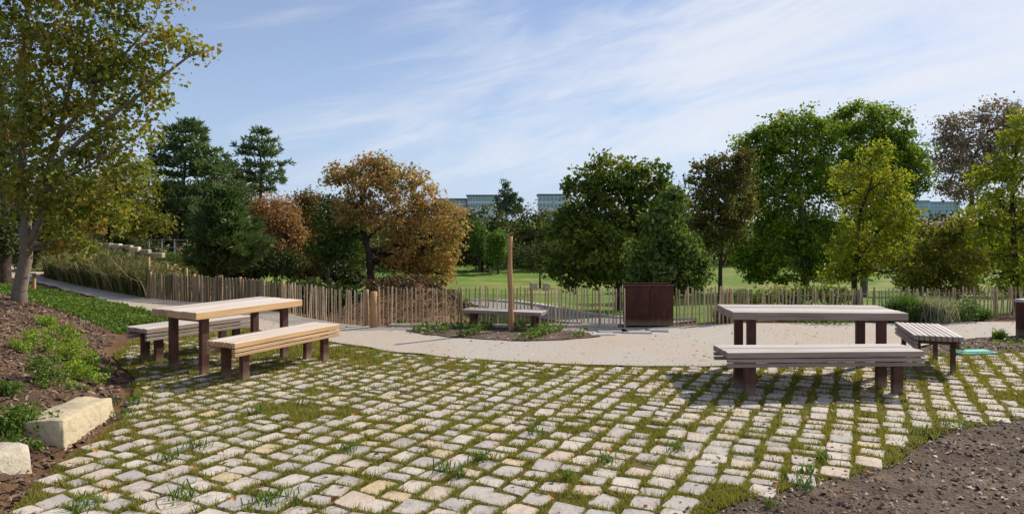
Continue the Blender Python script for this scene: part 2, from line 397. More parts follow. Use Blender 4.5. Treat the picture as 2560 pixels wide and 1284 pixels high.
PATH = [(-24, 31.5), (-17.2, 23.6), (-13.6, 20.4), XY(250, 746), XY(390, 779), XY(520, 802), XY(640, 822), XY(850, 857), XY(1000, 880), XY(1200, 897), XY(1400, 908), XY(1600, 914), XY(1760, 915),
        XY(2000, 905), XY(2200, 880), XY(2330, 858), XY(2400, 848), XY(2560, 838), (12, 11.4), (16, 11.6), (16, 13.4), (12, 13.1), XY(2560, 803), XY(2200, 806), XY(1830, 807), XY(1690, 815), XY(1565, 818), XY(1260, 818), XY(960, 817),
        XY(840, 806), XY(705, 781), XY(560, 760), XY(370, 744), XY(200, 712), XY(110, 692), (-19, 27.5), (-24, 33.5)]
COBBLE = [(-2.75, 3.2), (-3.3, 5.1), (-3.5, 6.38), (-4.2, 7.85), (-5.3, 9.3), (-5.7, 10.5), (-5.2, 11.6), XY(520, 806), XY(640, 826), XY(850, 861), XY(1000, 884), XY(1200, 901), XY(1400, 912), XY(1600, 918), XY(1760, 919),
          XY(2000, 909), XY(2200, 884), XY(2290, 886), XY(2400, 889), XY(2560, 879), (9.5, 9.9), (9.5, 7.3), (4.6, 6.3), (3.84, 6.0), (3.25, 5.57), (2.75, 5.05), (2.0, 4.72), (1.4, 4.4), (1.05, 4.1), (0.9, 3.2)]
ISLAND = [XY(1015, 826), XY(1090, 819), XY(1270, 819), XY(1400, 826), XY(1480, 834), XY(1505, 841), XY(1400, 850), XY(1280, 852), XY(1150, 844), XY(1060, 836)]
COBBLE = np.array(COBBLE); PATH = np.array(PATH); ISLAND = np.array(ISLAND)
MUD = np.array([(0.7, 3.0), (0.95, 4.1), (1.4, 4.45), (2.0, 4.8), (2.75, 5.15), (3.25, 5.7), (3.84, 6.1), (4.6, 6.45), (9.8, 7.5), (9.8, 2.0), (0.7, 2.0)])
BED = np.array([XY(2270, 885), XY(2330, 860), XY(2400, 848), XY(2560, 838), (12, 11.4), (12, 10.0), (9.5, 9.85), XY(2560, 877), XY(2400, 887)])

def sheet(name, P, z, mat, step=0.3, jit=0.02, seed=0):
    """flat sheet of the given outline"""
    from mathutils.geometry import delaunay_2d_cdt
    Q = densify(P, step, jit, seed); n = len(Q)
    vo, eo, fo, *_ = delaunay_2d_cdt([tuple(map(float, p)) for p in Q], [(k, (k + 1) % n) for k in range(n)], [list(range(n))], 1, 1e-5)
    V = np.array([(v[0], v[1], z) for v in vo]); Fc = np.array([f if np.cross(V[f[1]] - V[f[0]], V[f[2]] - V[f[0]])[2] > 0 else f[::-1] for f in fo])
    me = mesh_np(name, V, Fc, mat)
    return tag(link(name, me), kind='structure')

# ------------------------------------------------------------------ ground
def make_ground():
    m, nt = new_mat('park_ground'); q = NT(nt); p = geovec(q)
    a = q.n('ShaderNodeAttribute', attribute_name='grass'); b = q.n('ShaderNodeAttribute', attribute_name='dry')
    n1 = q.noise(p, 0.12, 5, 0.6); n2 = q.noise(p, 1.6, 6, 0.7); n3 = q.noise(p, 22, 4, 0.7)
    f = q.math('ADD', q.math('MULTIPLY', n1, 0.45), q.math('ADD', q.math('MULTIPLY', n2, 0.3), q.math('MULTIPLY', n3, 0.25)))
    g = q.ramp(f, [(0.32, lin(62, 84, 32)), (0.5, lin(92, 116, 46)), (0.66, lin(122, 138, 64))])
    s = q.ramp(f, [(0.32, lin(60, 44, 32)), (0.5, lin(98, 74, 54)), (0.68, lin(140, 112, 84))])
    d = q.ramp(f, [(0.35, lin(134, 118, 72)), (0.6, lin(164, 146, 96))])
    c = q.mix(a.outputs['Fac'], s, g); c = q.mix(b.outputs['Fac'], c, d)
    q.out(q.bsdf(c, 0.95, 0.1, n3, 0.5, 0.03)); return m
ds = np.unique(np.concatenate([np.linspace(0.3, 3, 6), np.arange(3, 20, 0.14), np.arange(20, 45, 0.5), np.arange(45, 140, 2.0), np.geomspace(140, 3000, 28)]))
us = np.concatenate([np.linspace(-2.6, -0.95, 14), np.linspace(-0.9, 0.9, 260), np.linspace(0.95, 2.6, 14)])
D, U = np.meshgrid(ds, us, indexing='ij')
Xg, Yg = D * U, D
Zg = terrain(Xg, Yg)
Zg = np.where(np.abs(Xg) > 60 + 0 * D, Zg, Zg)
nv = len(us); i = np.arange(len(ds) - 1)[:, None] * nv; j = np.arange(nv - 1)[None]
Fq = np.stack([i + j, i + j + 1, i + nv + j + 1, i + nv + j], -1).reshape(-1, 4)
gm = mesh_np('ground', np.stack([Xg, Yg, Zg], -1).reshape(-1, 3), Fq, None, None, True)
pxg = CX + F * U; e = D - np.interp(pxg, EDGE_PX, EDGE_D)
nz = vnoise(Xg, Yg, 0.12, 21)
grass = smooth01((pxg - 1130 - nz * 60 + np.maximum(D - 20, 0) * 9) / 120.0) * smooth01((e - 1.0) / 2)
grass = np.maximum(grass, smooth01((D - 42 + nz * 6) / 14) * smooth01((pxg - 700) / 300))
grass = np.where(pxg < 420, np.maximum(grass, 0.45 + 0.35 * nz) * (e > 0), grass)
dry = np.exp(-((D - 84 - nz * 5) / 8.0) ** 2) * 0.65 * (0.5 + 0.5 * vnoise(Xg, Yg, 0.05, 4)) + (pxg < 480) * (e > 2) * 0.35 * (0.5 + nz)
dry = dry + smooth01((nz - 0.25) * 3) * 0.5 * (e > 1)
for nme, A in (('grass', grass), ('dry', dry)):
    at_ = gm.attributes.new(nme, 'FLOAT', 'POINT'); at_.data.foreach_set('value', np.clip(A, 0, 1).astype(np.float32).ravel())
gm.materials.append(make_ground())
ground = tag(link('ground', gm), kind='structure')

def cuts(P): return P
path = sheet('path', PATH, 0.0, M['gravel'], 0.3, 0.035, 1)
bed_c = sheet('pavement', COBBLE, -0.005, M['joint'], 0.3, 0.02, 2)
sheet('planting_bed', ISLAND, 0.012, M['soil'], 0.2, 0.03, 3)
sheet('soil_patch', MUD, -0.005, M['soil'], 0.2, 0.03, 4)
sheet('soil_strip', BED, -0.004, M['soil'], 0.2, 0.03, 5)

# the mound: mulch sheet draped on the terrain
gx, gy = np.meshgrid(np.arange(-13, -2.2, 0.10), np.arange(2.2, 14.2, 0.10), indexing='ij')
db = (np.interp(gy, MY, MX) - gx) + vnoise(gx, gy, 0.7, 31) * 0.12
gz = terrain(gx, gy) + 0.012 + np.maximum(vnoise(gx, gy, 2.2, 32), -0.6) * 0.018
a_, b_ = gx.shape; ii = np.arange(a_ - 1)[:, None] * b_; jj = np.arange(b_ - 1)[None]
Fm = np.stack([ii + jj, ii + b_ + jj, ii + b_ + jj + 1, ii + jj + 1], -1).reshape(-1, 4)
ok = (db > 0.0) & (gx < -0.7 * gy * 0 - 2.0)
keep = ok.ravel()[Fm].all(1)
mo = mesh_np('mulch_mound', np.stack([gx, gy, gz], -1).reshape(-1, 3), Fm[keep], M['mulch'], None, True)
tag(link('mulch_mound', mo), kind='structure')

# valley path behind the fence with pale kerbs
def strip(name, C, w, mat, dz, kind='structure'):
    C = np.asarray(C, float); t = np.linspace(0, len(C) - 1, 60); P = np.stack([np.interp(t, np.arange(len(C)), C[:, k]) for k in (0, 1)], -1)
    Dv = np.gradient(P, axis=0); Dv /= np.linalg.norm(Dv, axis=1)[:, None]; N = np.stack([-Dv[:, 1], Dv[:, 0]], -1)
    L = P + N * w / 2; R = P - N * w / 2
    V = np.concatenate([np.column_stack([q, terrain(q[:, 0], q[:, 1]) + dz]) for q in (L, R)]); n = len(P); k = np.arange(n - 1)
    V2 = V.copy(); V2[:, 2] -= 0.25
    Q = np.concatenate([np.stack([n + k, n + k + 1, k + 1, k], -1), np.stack([k, k + 1, 2 * n + k + 1, 2 * n + k], -1), np.stack([n + k + 1, n + k, 3 * n + k, 3 * n + k + 1], -1)])
    return tag(link(name, mesh_np(name, np.vstack([V, V2]), Q, mat, None)), kind=kind)
M['asphalt'] = ground_like('grey_path', [(0.3, lin(112, 108, 106)), (0.6, lin(140, 136, 132))], 1.0, fine=30)
M['kerb'] = ground_like('pale_kerb', [(0.3, lin(176, 176, 176)), (0.6, lin(206, 204, 200))], 1.0, fine=30)
def vp(px, d): x = (px - CX) / F * d; return (x, d)
strip('valley_path', [vp(1075, 27.5), vp(1165, 24), vp(1310, 20.5), vp(1460, 18.0), vp(1700, 16.0)], 1.5, M['asphalt'], 0.05)
strip('valley_kerb', [vp(1118, 28.5), vp(1215, 25), vp(1365, 21.4), vp(1560, 18.2), vp(1740, 17.0)], 0.16, M['kerb'], 0.10)

# ------------------------------------------------------------------ cobbles
def stone_shape(seed):
    """a worn, roughly squared sett: eight-sided outline with knocked-off corners and a nearly flat top"""
    g = np.random.default_rng(seed); n = 8; P = []
    for (i, j) in ((-1, -1), (1, -1), (1, 1), (-1, 1)):
        c = np.array((i, j)) * 0.5 * (1 + g.normal(0, .05, 2)); k1, k2 = 0.05 + 0.11 * g.random(2) ** 1.5
        a, b = np.array((-i * k1, 0)), np.array((0, -j * k2))
        P += [c + b, c + a] if i * j < 0 else [c + a, c + b]
    P = np.array(P); ang = np.arctan2(P[:, 1], P[:, 0]); P = P[np.argsort(ang)]
    sx, sy = g.normal(0, .05, 2); V = []
    for k, (q, z) in enumerate(((1.0, -0.07), (1.0, -0.002), (0.965, 0.0055))):
        qq = q * (1 + g.normal(0, .02, n)[:, None]) if k == 2 else q
        V.append(np.column_stack([P * qq, z + (sx * P[:, 0] + sy * P[:, 1]) * 0.06 * (k > 0) + g.normal(0, .0016, n) * (k > 0)]))
    V = np.vstack(V + [np.array([[0.05 * g.normal(), 0.05 * g.normal(), 0.0070 + g.normal(0, .0015)]])])
    Q = np.array([(k * n + a, k * n + (a + 1) % n, (k + 1) * n + (a + 1) % n, (k + 1) * n + a) for k in range(2) for a in range(n)])
    Tt = np.array([(2 * n + a, 2 * n + (a + 1) % n, 3 * n) for a in range(n)])
    return V, Q, Tt
SH = [stone_shape(400 + k) for k in range(18)]
HD = math.radians(27)
ru, rv = np.array((math.sin(HD), math.cos(HD))), np.array((math.cos(HD), -math.sin(HD)))
c_y = lambda y, col: float((ru * y + rv * (col * PV))[1])
stones = []
PU, PV = 0.190, 0.208
for col in range(-80, 80):
    off = rng.random() * PU; y = -2.0 + off - 8
    while y < 16:
        L = PU * (0.72 + 0.72 * rng.random() ** 1.6); c = ru * (y + L / 2) + rv * (col * PV)
        fr = np.clip((c_y(y, col) - 4.2) / 3.5, 0, 1); w = PV * (0.88 - 0.22 * fr + 0.14 * (rng.random() - .5)); l = L - 0.016 - 0.022 * fr - 0.026 * rng.random()
        c = c + rng.normal(0, 0.013, 2); y += L
        stones.append((c[0], c[1], w, l, rng.normal(0, 0.07)))
SA = np.array(stones)
ins = in_poly(COBBLE, SA[:, 0], SA[:, 1]) & (poly_dist(COBBLE, SA[:, 0], SA[:, 1]) > 0.05)
ins &= (np.abs(SA[:, 0]) < 0.78 * SA[:, 1] + 0.6) & (SA[:, 1] > 3.7)
miss = vnoise(SA[:, 0], SA[:, 1], 0.33, 55) + rng.normal(0, 0.25, len(SA))
lim = np.where((SA[:, 0] < -1.6) & (SA[:, 1] > 8.4), 0.05, 0.78)
edge_d = poly_dist(MUD, SA[:, 0], SA[:, 1])
ins &= (miss < lim) & ~((edge_d < 0.22) & (rng.random(len(SA)) < 0.15))
SA = SA[ins]
SA = SA[np.argsort(SA[:, 1] ** 2 + 0.25 * SA[:, 0] ** 2)]
shm = [mesh_np('cobblestone', np.asarray(v), [q, t], M['stone_obj'], None, False) for v, q, t in SH]
zoff = rng.normal(-0.001, 0.004, len(SA))
for k, (x, y, w, l, r) in enumerate(SA[:300]):
    link('cobblestone', shm[k % 18], bed_c, (x, y, zoff[k]), (rng.normal(0, .012), rng.normal(0, .012), -HD + r + PI * (k % 2)), (w, l, 1.0))
mb = MB()
for k, (x, y, w, l, r) in enumerate(SA[300:]):
    v, q, t = SH[k % 18]; v = v * np.array((w, l, 1)); a = -HD + r + PI * (k % 2); c, s = math.cos(a), math.sin(a)
    V = np.column_stack([v[:, 0] * c - v[:, 1] * s + x, v[:, 0] * s + v[:, 1] * c + y, v[:, 2] + zoff[300 + k]])
    tn = rng.random(); mb.add(V, q, t, tn, tn)
tag(mb.build('distant_cobbles', M['stone_tone'], bed_c, False), kind='stuff')

# ------------------------------------------------------------------ blades and leaves scattered on the ground
def blades(name, P, h, w, lean, mat, tone, kind='stuff', nseg=1, parent=None):
    """P (N,3) roots; h, w, lean arrays; one triangle (or a quad and a triangle) per blade"""
    n = len(P); a = rng.random(n) * 2 * PI; b = rng.random(n) * 2 * PI
    dx = np.column_stack([np.cos(a), np.sin(a), np.zeros(n)]) * (w / 2)[:, None]
    ln = np.column_stack([np.cos(b), np.sin(b), np.zeros(n)])
    tip = P + ln * (h * lean)[:, None] + np.column_stack([np.zeros((n, 2)), h * np.sqrt(np.maximum(0.05, 1 - lean ** 2))])
    if nseg == 1:
        V = np.stack([P - dx, P + dx, tip], 1).reshape(-1, 3); Fc = np.arange(n * 3).reshape(-1, 3)
        me = mesh_np(name, V, Fc, mat, tone)
    else:
        mid = P + ln * (h * lean * 0.35)[:, None] + np.column_stack([np.zeros((n, 2)), h * 0.62])
        V = np.stack([P - dx, P + dx, mid + dx * 0.8, mid - dx * 0.8, tip], 1).reshape(-1, 3); k = np.arange(n)[:, None] * 5
        me = mesh_np(name, V, [k + np.array([[0, 1, 2, 3]]), k + np.array([[3, 2, 4]])], mat, np.concatenate([tone, tone]))
    o = link(name, me, parent)
    return tag(o, kind=kind) if kind else o
def leaves_at(P, s, mat, name, tone, kind='stuff', up=0.5, outn=None, aspect=0.55, parent=None):
    """leaf quads (folded along the midrib) at P, length s"""
    n = len(P); s = np.broadcast_to(s, (n,))
    nr = rng.normal(0, 1, (n, 3)); nr /= np.linalg.norm(nr, axis=1)[:, None]
    nr = nr + np.array((0, 0, up))
    if outn is not None: nr = nr + outn
    nr /= np.linalg.norm(nr, axis=1)[:, None] + 1e-9
    r = rng.normal(0, 1, (n, 3)); ax = np.cross(nr, r); ax /= np.linalg.norm(ax, axis=1)[:, None] + 1e-9
    bx = np.cross(nr, ax)
    L = ax * s[:, None]; B = bx * (s * aspect)[:, None] * 0.5; Nn = nr * (s * 0.12)[:, None]
    V = np.stack([P - L * 0.5, P + B + Nn - L * 0.05, P + L * 0.5, P - B + Nn - L * 0.05], 1).reshape(-1, 3)
    k = np.arange(n)[:, None] * 4
    me = mesh_np(name, V, k + np.array([[0, 1, 2, 3]]), mat, tone)
    o = link(name, me, parent)
    return tag(o, kind=kind) if kind else o

# grass in the joints
N = 460000
P2 = rand_in(np.array([(-3.6, 3.6), (-4.2, 6.6), (3.6, 6.2), (1.2, 3.6)]), 230000); P2 = np.vstack([rand_in(COBBLE, N), P2[in_poly(COBBLE, P2[:, 0], P2[:, 1])]])
E2 = np.column_stack([rng.uniform(0.6, 9.5, 60000), rng.uniform(3.6, 9.6, 60000)]); ed = poly_dist(COBBLE, E2[:, 0], E2[:, 1])      # grass fraying out over the soil edge
E2 = E2[~in_poly(COBBLE, E2[:, 0], E2[:, 1]) & ~in_poly(PATH, E2[:, 0], E2[:, 1]) & (rng.random(60000) < 0.7 * np.exp(-ed / .05)) & (vnoise(E2[:, 0], E2[:, 1], 1.3, 66) > -.25)]
P2 = np.vstack([P2, E2]); P2 = P2[(np.abs(P2[:, 0]) < 0.76 * P2[:, 1] + 0.3) & (P2[:, 1] > 3.8)]
cell = {}
for k, (x, y, w, l, r) in enumerate(SA): cell.setdefault((int(x // .25), int(y // .25)), []).append(k)
inside = np.zeros(len(P2), bool)
ck = np.floor(P2 / .25).astype(int)
order = np.lexsort((ck[:, 1], ck[:, 0])); cks = ck[order]
bnd = np.flatnonzero(np.any(np.diff(cks, axis=0) != 0, axis=1)) + 1
for grp in np.split(order, bnd):
    cx_, cy_ = ck[grp[0]]; near = [k for a in (-1, 0, 1) for b in (-1, 0, 1) for k in cell.get((cx_ + a, cy_ + b), ())]
    if not near: continue
    A = SA[near]; ang = -HD + A[:, 4]; dx = P2[grp, 0][:, None] - A[:, 0]; dy = P2[grp, 1][:, None] - A[:, 1]
    c, s = np.cos(ang), np.sin(ang); lx = np.abs(dx * c + dy * s) / (A[:, 2] / 2); ly = np.abs(-dx * s + dy * c) / (A[:, 3] / 2)
    inside[grp] = ((lx < 0.96) & (ly < 0.96)).any(1)
G = P2[~inside]
gn = vnoise(G[:, 0], G[:, 1], 0.8, 61); gn2 = vnoise(G[:, 0], G[:, 1], 3.0, 62)
kp = rng.random(len(G)) < np.clip(0.62 + 0.5 * gn2 + 0.25 * gn, 0.06, 1); G = G[kp]; gn = gn[kp]; gn2 = gn2[kp]
far = G[:, 1] / 6.0
h = (0.022 + 0.032 * rng.random(len(G)) + 0.028 * np.clip(vnoise(G[:, 0], G[:, 1], 2.2, 64), -0.5, 1) + 0.03 * (rng.random(len(G)) < .06)) * np.clip(0.8 + 0.25 * far, 0.8, 1.4)
blades('joint_grass', np.column_stack([G, np.full(len(G), -0.006)]), h, 0.0085 * np.clip(far, 0.9, 2), 0.3 + 0.6 * rng.random(len(G)), M['joint_grass'],
       np.clip(0.45 + 0.28 * gn + rng.normal(0, .2, len(G)), 0, 1))
# weeds between stones: rosettes and tufts
wp = []
for (px, py, r, n_) in ((690, 1255, .17, 90), (460, 1245, .13, 60), (500, 1120, .10, 45), (1200, 1150, .09, 45), (1515, 1155, .10, 60), (1110, 1178, .09, 45), (1335, 1085, .08, 40), (640, 1035, .08, 30), (870, 1128, .08, 40),
                        (345, 965, .10, 50), (330, 1005, .16, 90), (305, 1040, .12, 60), (1150, 1190, .07, 30), (2060, 1150, .07, 35), (1700, 1130, .09, 45), (2390, 1065, .12, 50), (2300, 1085, .1, 40), (2000, 1215, .12, 60),
                        (1990, 870, .05, 20), (1420, 1200, .06, 25), (420, 1150, .09, 50), (1185, 945, .06, 30), (940, 890, .06, 30), (760, 1010, .05, 25), (200, 1270, .1, 50), (2015, 1180, .06, 30), (1920, 1265, .05, 22)):
    c = gp(px, py); k = rng.normal(0, 1, (n_, 2)) * r * 0.5; wp.append(np.column_stack([c[0] + k[:, 0], c[1] + k[:, 1], np.full(n_, 0.0)]))
WP = np.vstack([q[: int(len(q) * .7)] for q in wp]); n_ = len(WP)
blades('weeds', WP, 0.04 + 0.09 * rng.random(n_), np.full(n_, 0.010), 0.55 + 0.42 * rng.random(n_), M['weed'], rng.random(n_), nseg=2)
# fallen leaves
FL = rand_in(COBBLE, 420); FL = np.vstack([FL, rand_in(MUD, 160), rand_in(PATH, 260)]); FL = FL[(FL[:, 1] > 3.9)]
leaves_at(np.column_stack([FL, np.full(len(FL), 0.045)]), 0.035 + 0.03 * rng.random(len(FL)), M['dry_leaf'], 'fallen_leaves', rng.random(len(FL)), up=2.0, aspect=0.7)

# chips on the mound and lumps in the soil
def chips(name, P, z, s, mat, flat=0.35):
    n = len(P); a = rng.random(n) * 2 * PI; c, sn = np.cos(a), np.sin(a)
    base = np.array([(-1, -.45, 0), (1, -.35, 0), (.9, .4, 0), (-.8, .5, 0), (-.3, 0, 1), (.4, .05, .9)])
    V = base[None] * np.array((1, 1, flat)) * s[:, None, None] * 0.5 * (1 + rng.normal(0, .18, (n, 6, 3)))
    tx, ty = rng.normal(0, .35, n), rng.normal(0, .35, n)
    X = V[..., 0] * c[:, None] - V[..., 1] * sn[:, None]; Y = V[..., 0] * sn[:, None] + V[..., 1] * c[:, None]
    Z = V[..., 2] + X * tx[:, None] + Y * ty[:, None]
    V = np.stack([X + P[:, 0, None], Y + P[:, 1, None], Z + z[:, None]], -1).reshape(-1, 3)
    k = np.arange(n)[:, None] * 6; tn = rng.random(n)
    q = np.concatenate([k + np.array([[0, 1, 5, 4]]), k + np.array([[2, 3, 4, 5]])]); t = np.concatenate([k + np.array([[1, 2, 5]]), k + np.array([[3, 0, 4]])])
    return tag(link(name, mesh_np(name, V, [q, t], mat, np.concatenate([tn] * 4), mat is not M['chips'])), kind='stuff')
MP = np.array([(-2.5, 3.2), (-3.35, 5.1), (-3.6, 6.4), (-4.4, 7.9), (-5.6, 9.6), (-6.7, 11.6), (-8.6, 13), (-10.5, 13.0), (-9.5, 11), (-6.5, 7), (-4.2, 4), (-3.2, 3)])
C = rand_in(MP, 11000); chips('bark_mulch', C, terrain(C[:, 0], C[:, 1]) + 0.016, 0.025 + 0.055 * rng.random(len(C)) ** 2, M['chips'])
C = rand_in(MUD, 30000); C = C[(C[:, 1] > 3.8) & (np.abs(C[:, 0]) < 0.76 * C[:, 1] + .3)]; chips('soil_lumps', C, np.full(len(C), -0.004), 0.008 + 0.046 * rng.random(len(C)) ** 3, M['lumps'], 0.7)
C = rand_in(COBBLE, 60000); C = C[(C[:, 0] > .8) & (rng.random(len(C)) < .5 * np.exp(-poly_dist(MUD, C[:, 0], C[:, 1]) / .10))]; chips('soil_crumbs', C, np.full(len(C), 0.002), 0.010 + 0.03 * rng.random(len(C)) ** 2, M['lumps'], 0.7)
C = np.vstack([rand_in(BED, 1800), rand_in(ISLAND, 1200)]); chips('bed_lumps', C, np.full(len(C), 0.0), 0.02 + 0.04 * rng.random(len(C)) ** 2, M['lumps'], 0.8)
C = rand_in(PATH, 6000); C = C[(C[:, 1] < 14) & (np.abs(C[:, 0]) < 0.78 * C[:, 1])]; M['grit'] = tone_mat('gravel_grit', [lin(150, 138, 124), lin(190, 178, 164), lin(214, 204, 192), lin(120, 108, 96)], 0.95)
chips('gravel_grit', C, np.full(len(C), 0.001), 0.008 + 0.016 * rng.random(len(C)) ** 2, M['grit'], 0.7)

# ground cover
def cover(name, P, n, s, mat, hmax, seed, thr=-0.2, zoff=0.0):
    C = rand_in(P, n); v = vnoise(C[:, 0], C[:, 1], 0.8, seed); C = C[v > thr]; v = v[v > thr]
    z = terrain(C[:, 0], C[:, 1]) + 0.02 + zoff + hmax * rng.random(len(C)) * np.clip(0.5 + v, 0.15, 1)
    return leaves_at(np.column_stack([C, z]), s * (0.7 + 0.6 * rng.random(len(C))), mat, name, np.clip(0.5 + 0.3 * v + rng.normal(0, .2, len(C)), 0, 1), up=0.9)
LAWN = [(-15.5, 20.4), (-13.4, 19.7), XY(250, 749), XY(385, 781), (-5.9, 12.7), (-5.6, 11.6), (-6.4, 11.2), (-8.3, 11.9), (-9.6, 13.2), (-12.5, 17)]
cover('ground_cover', LAWN, 16000, 0.07, M['cover'], 0.10, 71, -0.45)
cover('island_plants', densify(ISLAND, .3) * 1.0, 2200, 0.065, M['cover'], 0.12, 72, 0.05, 0.03)
ED = [XY(1010, 822), XY(960, 818), XY(970, 812), XY(1020, 815)]
cover('bed_plants', BED, 1200, 0.06, M['cover'], 0.12, 73, 0.15, 0.03)

# leaf litter and low growth on the earth bank behind the slender fence
C = np.column_stack([rng.normal(-2.5, .9, 4200), rng.normal(17.6, 1.6, 4200)]); C = C[(C[:, 1] > 13.2) & (C[:, 1] < 21)]; v = vnoise(C[:, 0], C[:, 1], .6, 75)
leaves_at(np.column_stack([C, terrain(C[:, 0], C[:, 1]) + .03 + .16 * np.clip(v, 0, 1) * rng.random(len(C))]), .09 * (.5 + rng.random(len(C))), leaf_mat('bank_litter', [lin(58, 42, 30), lin(88, 64, 42), lin(116, 88, 56), lin(84, 84, 44), lin(134, 104, 70)], .2), 'bank_litter', np.clip(.5 + .4 * v + rng.normal(0, .2, len(C)), 0, 1), up=.8)
# clumps of bright plants on the mound
def clump(c, r, hgt, n, mat, parent=None, name='foliage', s=0.035, spread=0.6):
    """leafy stems: leaves whorled along upright stems"""
    r = r * .68; n = int(n * .7); hgt = hgt * 1.05; ns = max(6, n // 26); st = rng.normal(0, 1, (ns, 2)) * r * spread; P = []; O = []
    for k in range(ns):
        hh = hgt * (0.6 + 0.5 * rng.random()) * math.exp(-0.35 * (np.hypot(*st[k]) / r) ** 2); m = n // ns
        t = rng.random(m) ** 0.7; ang = rng.random(m) * 2 * PI; rad = 0.035 * (0.5 + rng.random(m))
        lean = st[k] * 0.25
        x = c[0] + st[k, 0] + lean[0] * t + np.cos(ang) * rad; y = c[1] + st[k, 1] + lean[1] * t + np.sin(ang) * rad
        P.append(np.column_stack([x, y, terrain(x, y) + 0.02 + hh * t])); O.append(np.column_stack([np.cos(ang), np.sin(ang), 0.2 + 0 * ang]))
    P = np.vstack(P); O = np.vstack(O)
    return leaves_at(P, s * (0.8 + 0.6 * rng.random(len(P))), mat, name, np.clip(0.5 + rng.normal(0, .25, len(P)), 0, 1), None, 0.3, O, 0.5, parent)
def mound_at(px, py):
    """point of the terrain seen at this pixel of the photo"""
    d = np.arange(4.0, 30, 0.02); x = (px - CX) / F * d; z = HC - (py - HY) / F * d; t = terrain(x, d)
    k = np.argmax(t >= z); return np.array((x[k], d[k], t[k]))
for (px, py, r, hg, n, lab) in ((75, 1090, .26, .22, 1100, 'leafy green spurge clump beside the lower end of the long limestone block'),
                          (205, 955, .20, .20, 900, 'bright green spurge clump just above the long limestone block'),
                          (110, 960, .20, .28, 1000, 'tall lime green spurge clump in the middle of the mulch slope'),
                          (190, 905, .24, .26, 1000, 'lime green spurge clump at the mulch edge below the left picnic bench'),
                          (100, 880, .20, .28, 900, 'upright lime green spurge high on the mulch slope'),
                          (170, 860, .26, .26, 1000, 'broad lime green spurge clump near the top of the mulch slope'),
                          (225, 925, .20, .18, 700, 'low green clump where mulch meets the cobbles'),
                          (25, 990, .12, .12, 420, 'small dark green rosette alone on bare mulch at the left edge'),
                          (45, 880, .08, .12, 220, 'tiny yellow green sprig alone high on the mulch'),
                          (10, 1085, .12, .14, 300, 'small green clump cut by the left edge of the picture above the rounded boulder'),
                          (40, 1130, .10, .09, 260, 'low green sprig on the mulch between the two limestone blocks'),
                          (130, 820, .20, .18, 700, 'low yellow green patch of spurge on the crest by the lawn')):
    c = mound_at(px, py); t = tag(empty('spurge_plant', c), lab, 'plant', 'spurge plants on the mulch slope')
    o = clump(c, r, hg, n, M['sedum'] if py < 960 else M['weed'] if px < 30 else M['cover'], t); o.location = -c

# ------------------------------------------------------------------ tables and benches
bm_cache = {}
def bmesh_box(name, size, mat, bev=0.004):
    k = (name, tuple(round(v, 4) for v in size), mat.name)
    if k not in bm_cache:
        m = MB(); m.box((0, 0, 0), size, 0, bev); bm_cache[k] = m.mesh(name, mat)
    return bm_cache[k]
def part(name, size, loc, mat, parent, bev=0.004, rot=None): return link(name, bmesh_box(name, size, mat, bev), parent, loc, rot)

def table(c, head, L, Wd, label, wood, legs_in=0.22):
    t = tag(empty('picnic_table', (c[0], c[1], 0), PI / 2 - head), label, 'table', 'picnic tables on the cobbled terrace')   # local x = along the table
    n = 6; w = Wd / n
    for k in range(n): part('plank', (L, w - 0.006, 0.085), (rng.normal(0, .003), -Wd / 2 + w * (k + .5), 0.7075 + rng.normal(0, .0012)), wood, t, 0.006)
    for sx in (-1, 1):
        for sy in (-1, 1): part('leg', (0.10, 0.06, 0.725), (sx * (L / 2 - legs_in), sy * (Wd / 2 - 0.13), 0.3015), M['steel'], t, 0.004)
        part('crossbar', (0.06, Wd - 0.33, 0.05), (sx * (L / 2 - legs_in), 0, 0.638), M['steel'], t, 0.003)
    return t
def bench(c, head, L, Wd, label, wood, hgt=0.45, legs_in=0.2, n=8, sides=2, legw=0.10, legd=0.06, group='slatted benches on the terrace'):
    t = tag(empty('bench', (c[0], c[1], 0), PI / 2 - head), label, 'bench', group)
    w = Wd / n
    for k in range(n): part('slat', (L, w - 0.009, 0.058), (rng.normal(0, .003), -Wd / 2 + w * (k + .5), hgt - 0.029 + rng.normal(0, .001)), wood, t, 0.004)
    for sy in (-1, 1):
        for k in range(sides): part('side_slat', (L, 0.045, 0.035), (0, sy * (Wd / 2 - 0.027), hgt - 0.058 - 0.012 - 0.0175 - k * 0.047), wood, t, 0.003)
    zt = hgt - 0.060
    for sx in (-1, 1):
        for sy in (-1, 1): part('leg', (legw, legd, zt + 0.06), (sx * (L / 2 - legs_in), sy * (Wd / 2 - 0.055 - legd / 2), zt / 2 - 0.03), M['steel'], t, 0.003)
        part('crossbar', (0.06, Wd - 0.115 - 2 * legd, 0.05), (sx * (L / 2 - legs_in), 0, zt - 0.028), M['steel'], t, 0.003)
    if sides:
        for sy in (-1, 1): part('spacer', (0.05, 0.03, 0.095), (0, sy * (Wd / 2 - 0.066), hgt - 0.108), M['steel'], t, 0.002)
    return t
R = math.radians
table((-3.53, 8.80), R(29.5), 1.60, 0.82, 'weathered timber picnic table with dark steel legs between two benches, near the mulch slope', M['wood'], 0.20)
bench((-2.83, 8.475), R(27.5), 1.68, 0.46, 'pale slatted bench on the open cobble side of the table nearest the mulch slope', M['wood'])
bench((-4.30, 9.42), R(33), 1.52, 0.48, 'slatted bench half hidden behind the table near the mulch slope', M['wood_grey'])
table((3.50, 8.30), R(93), 1.94, 0.80, 'grey weathered picnic table standing square to the view beside the short end-on bench', M['wood_grey'], 0.24)
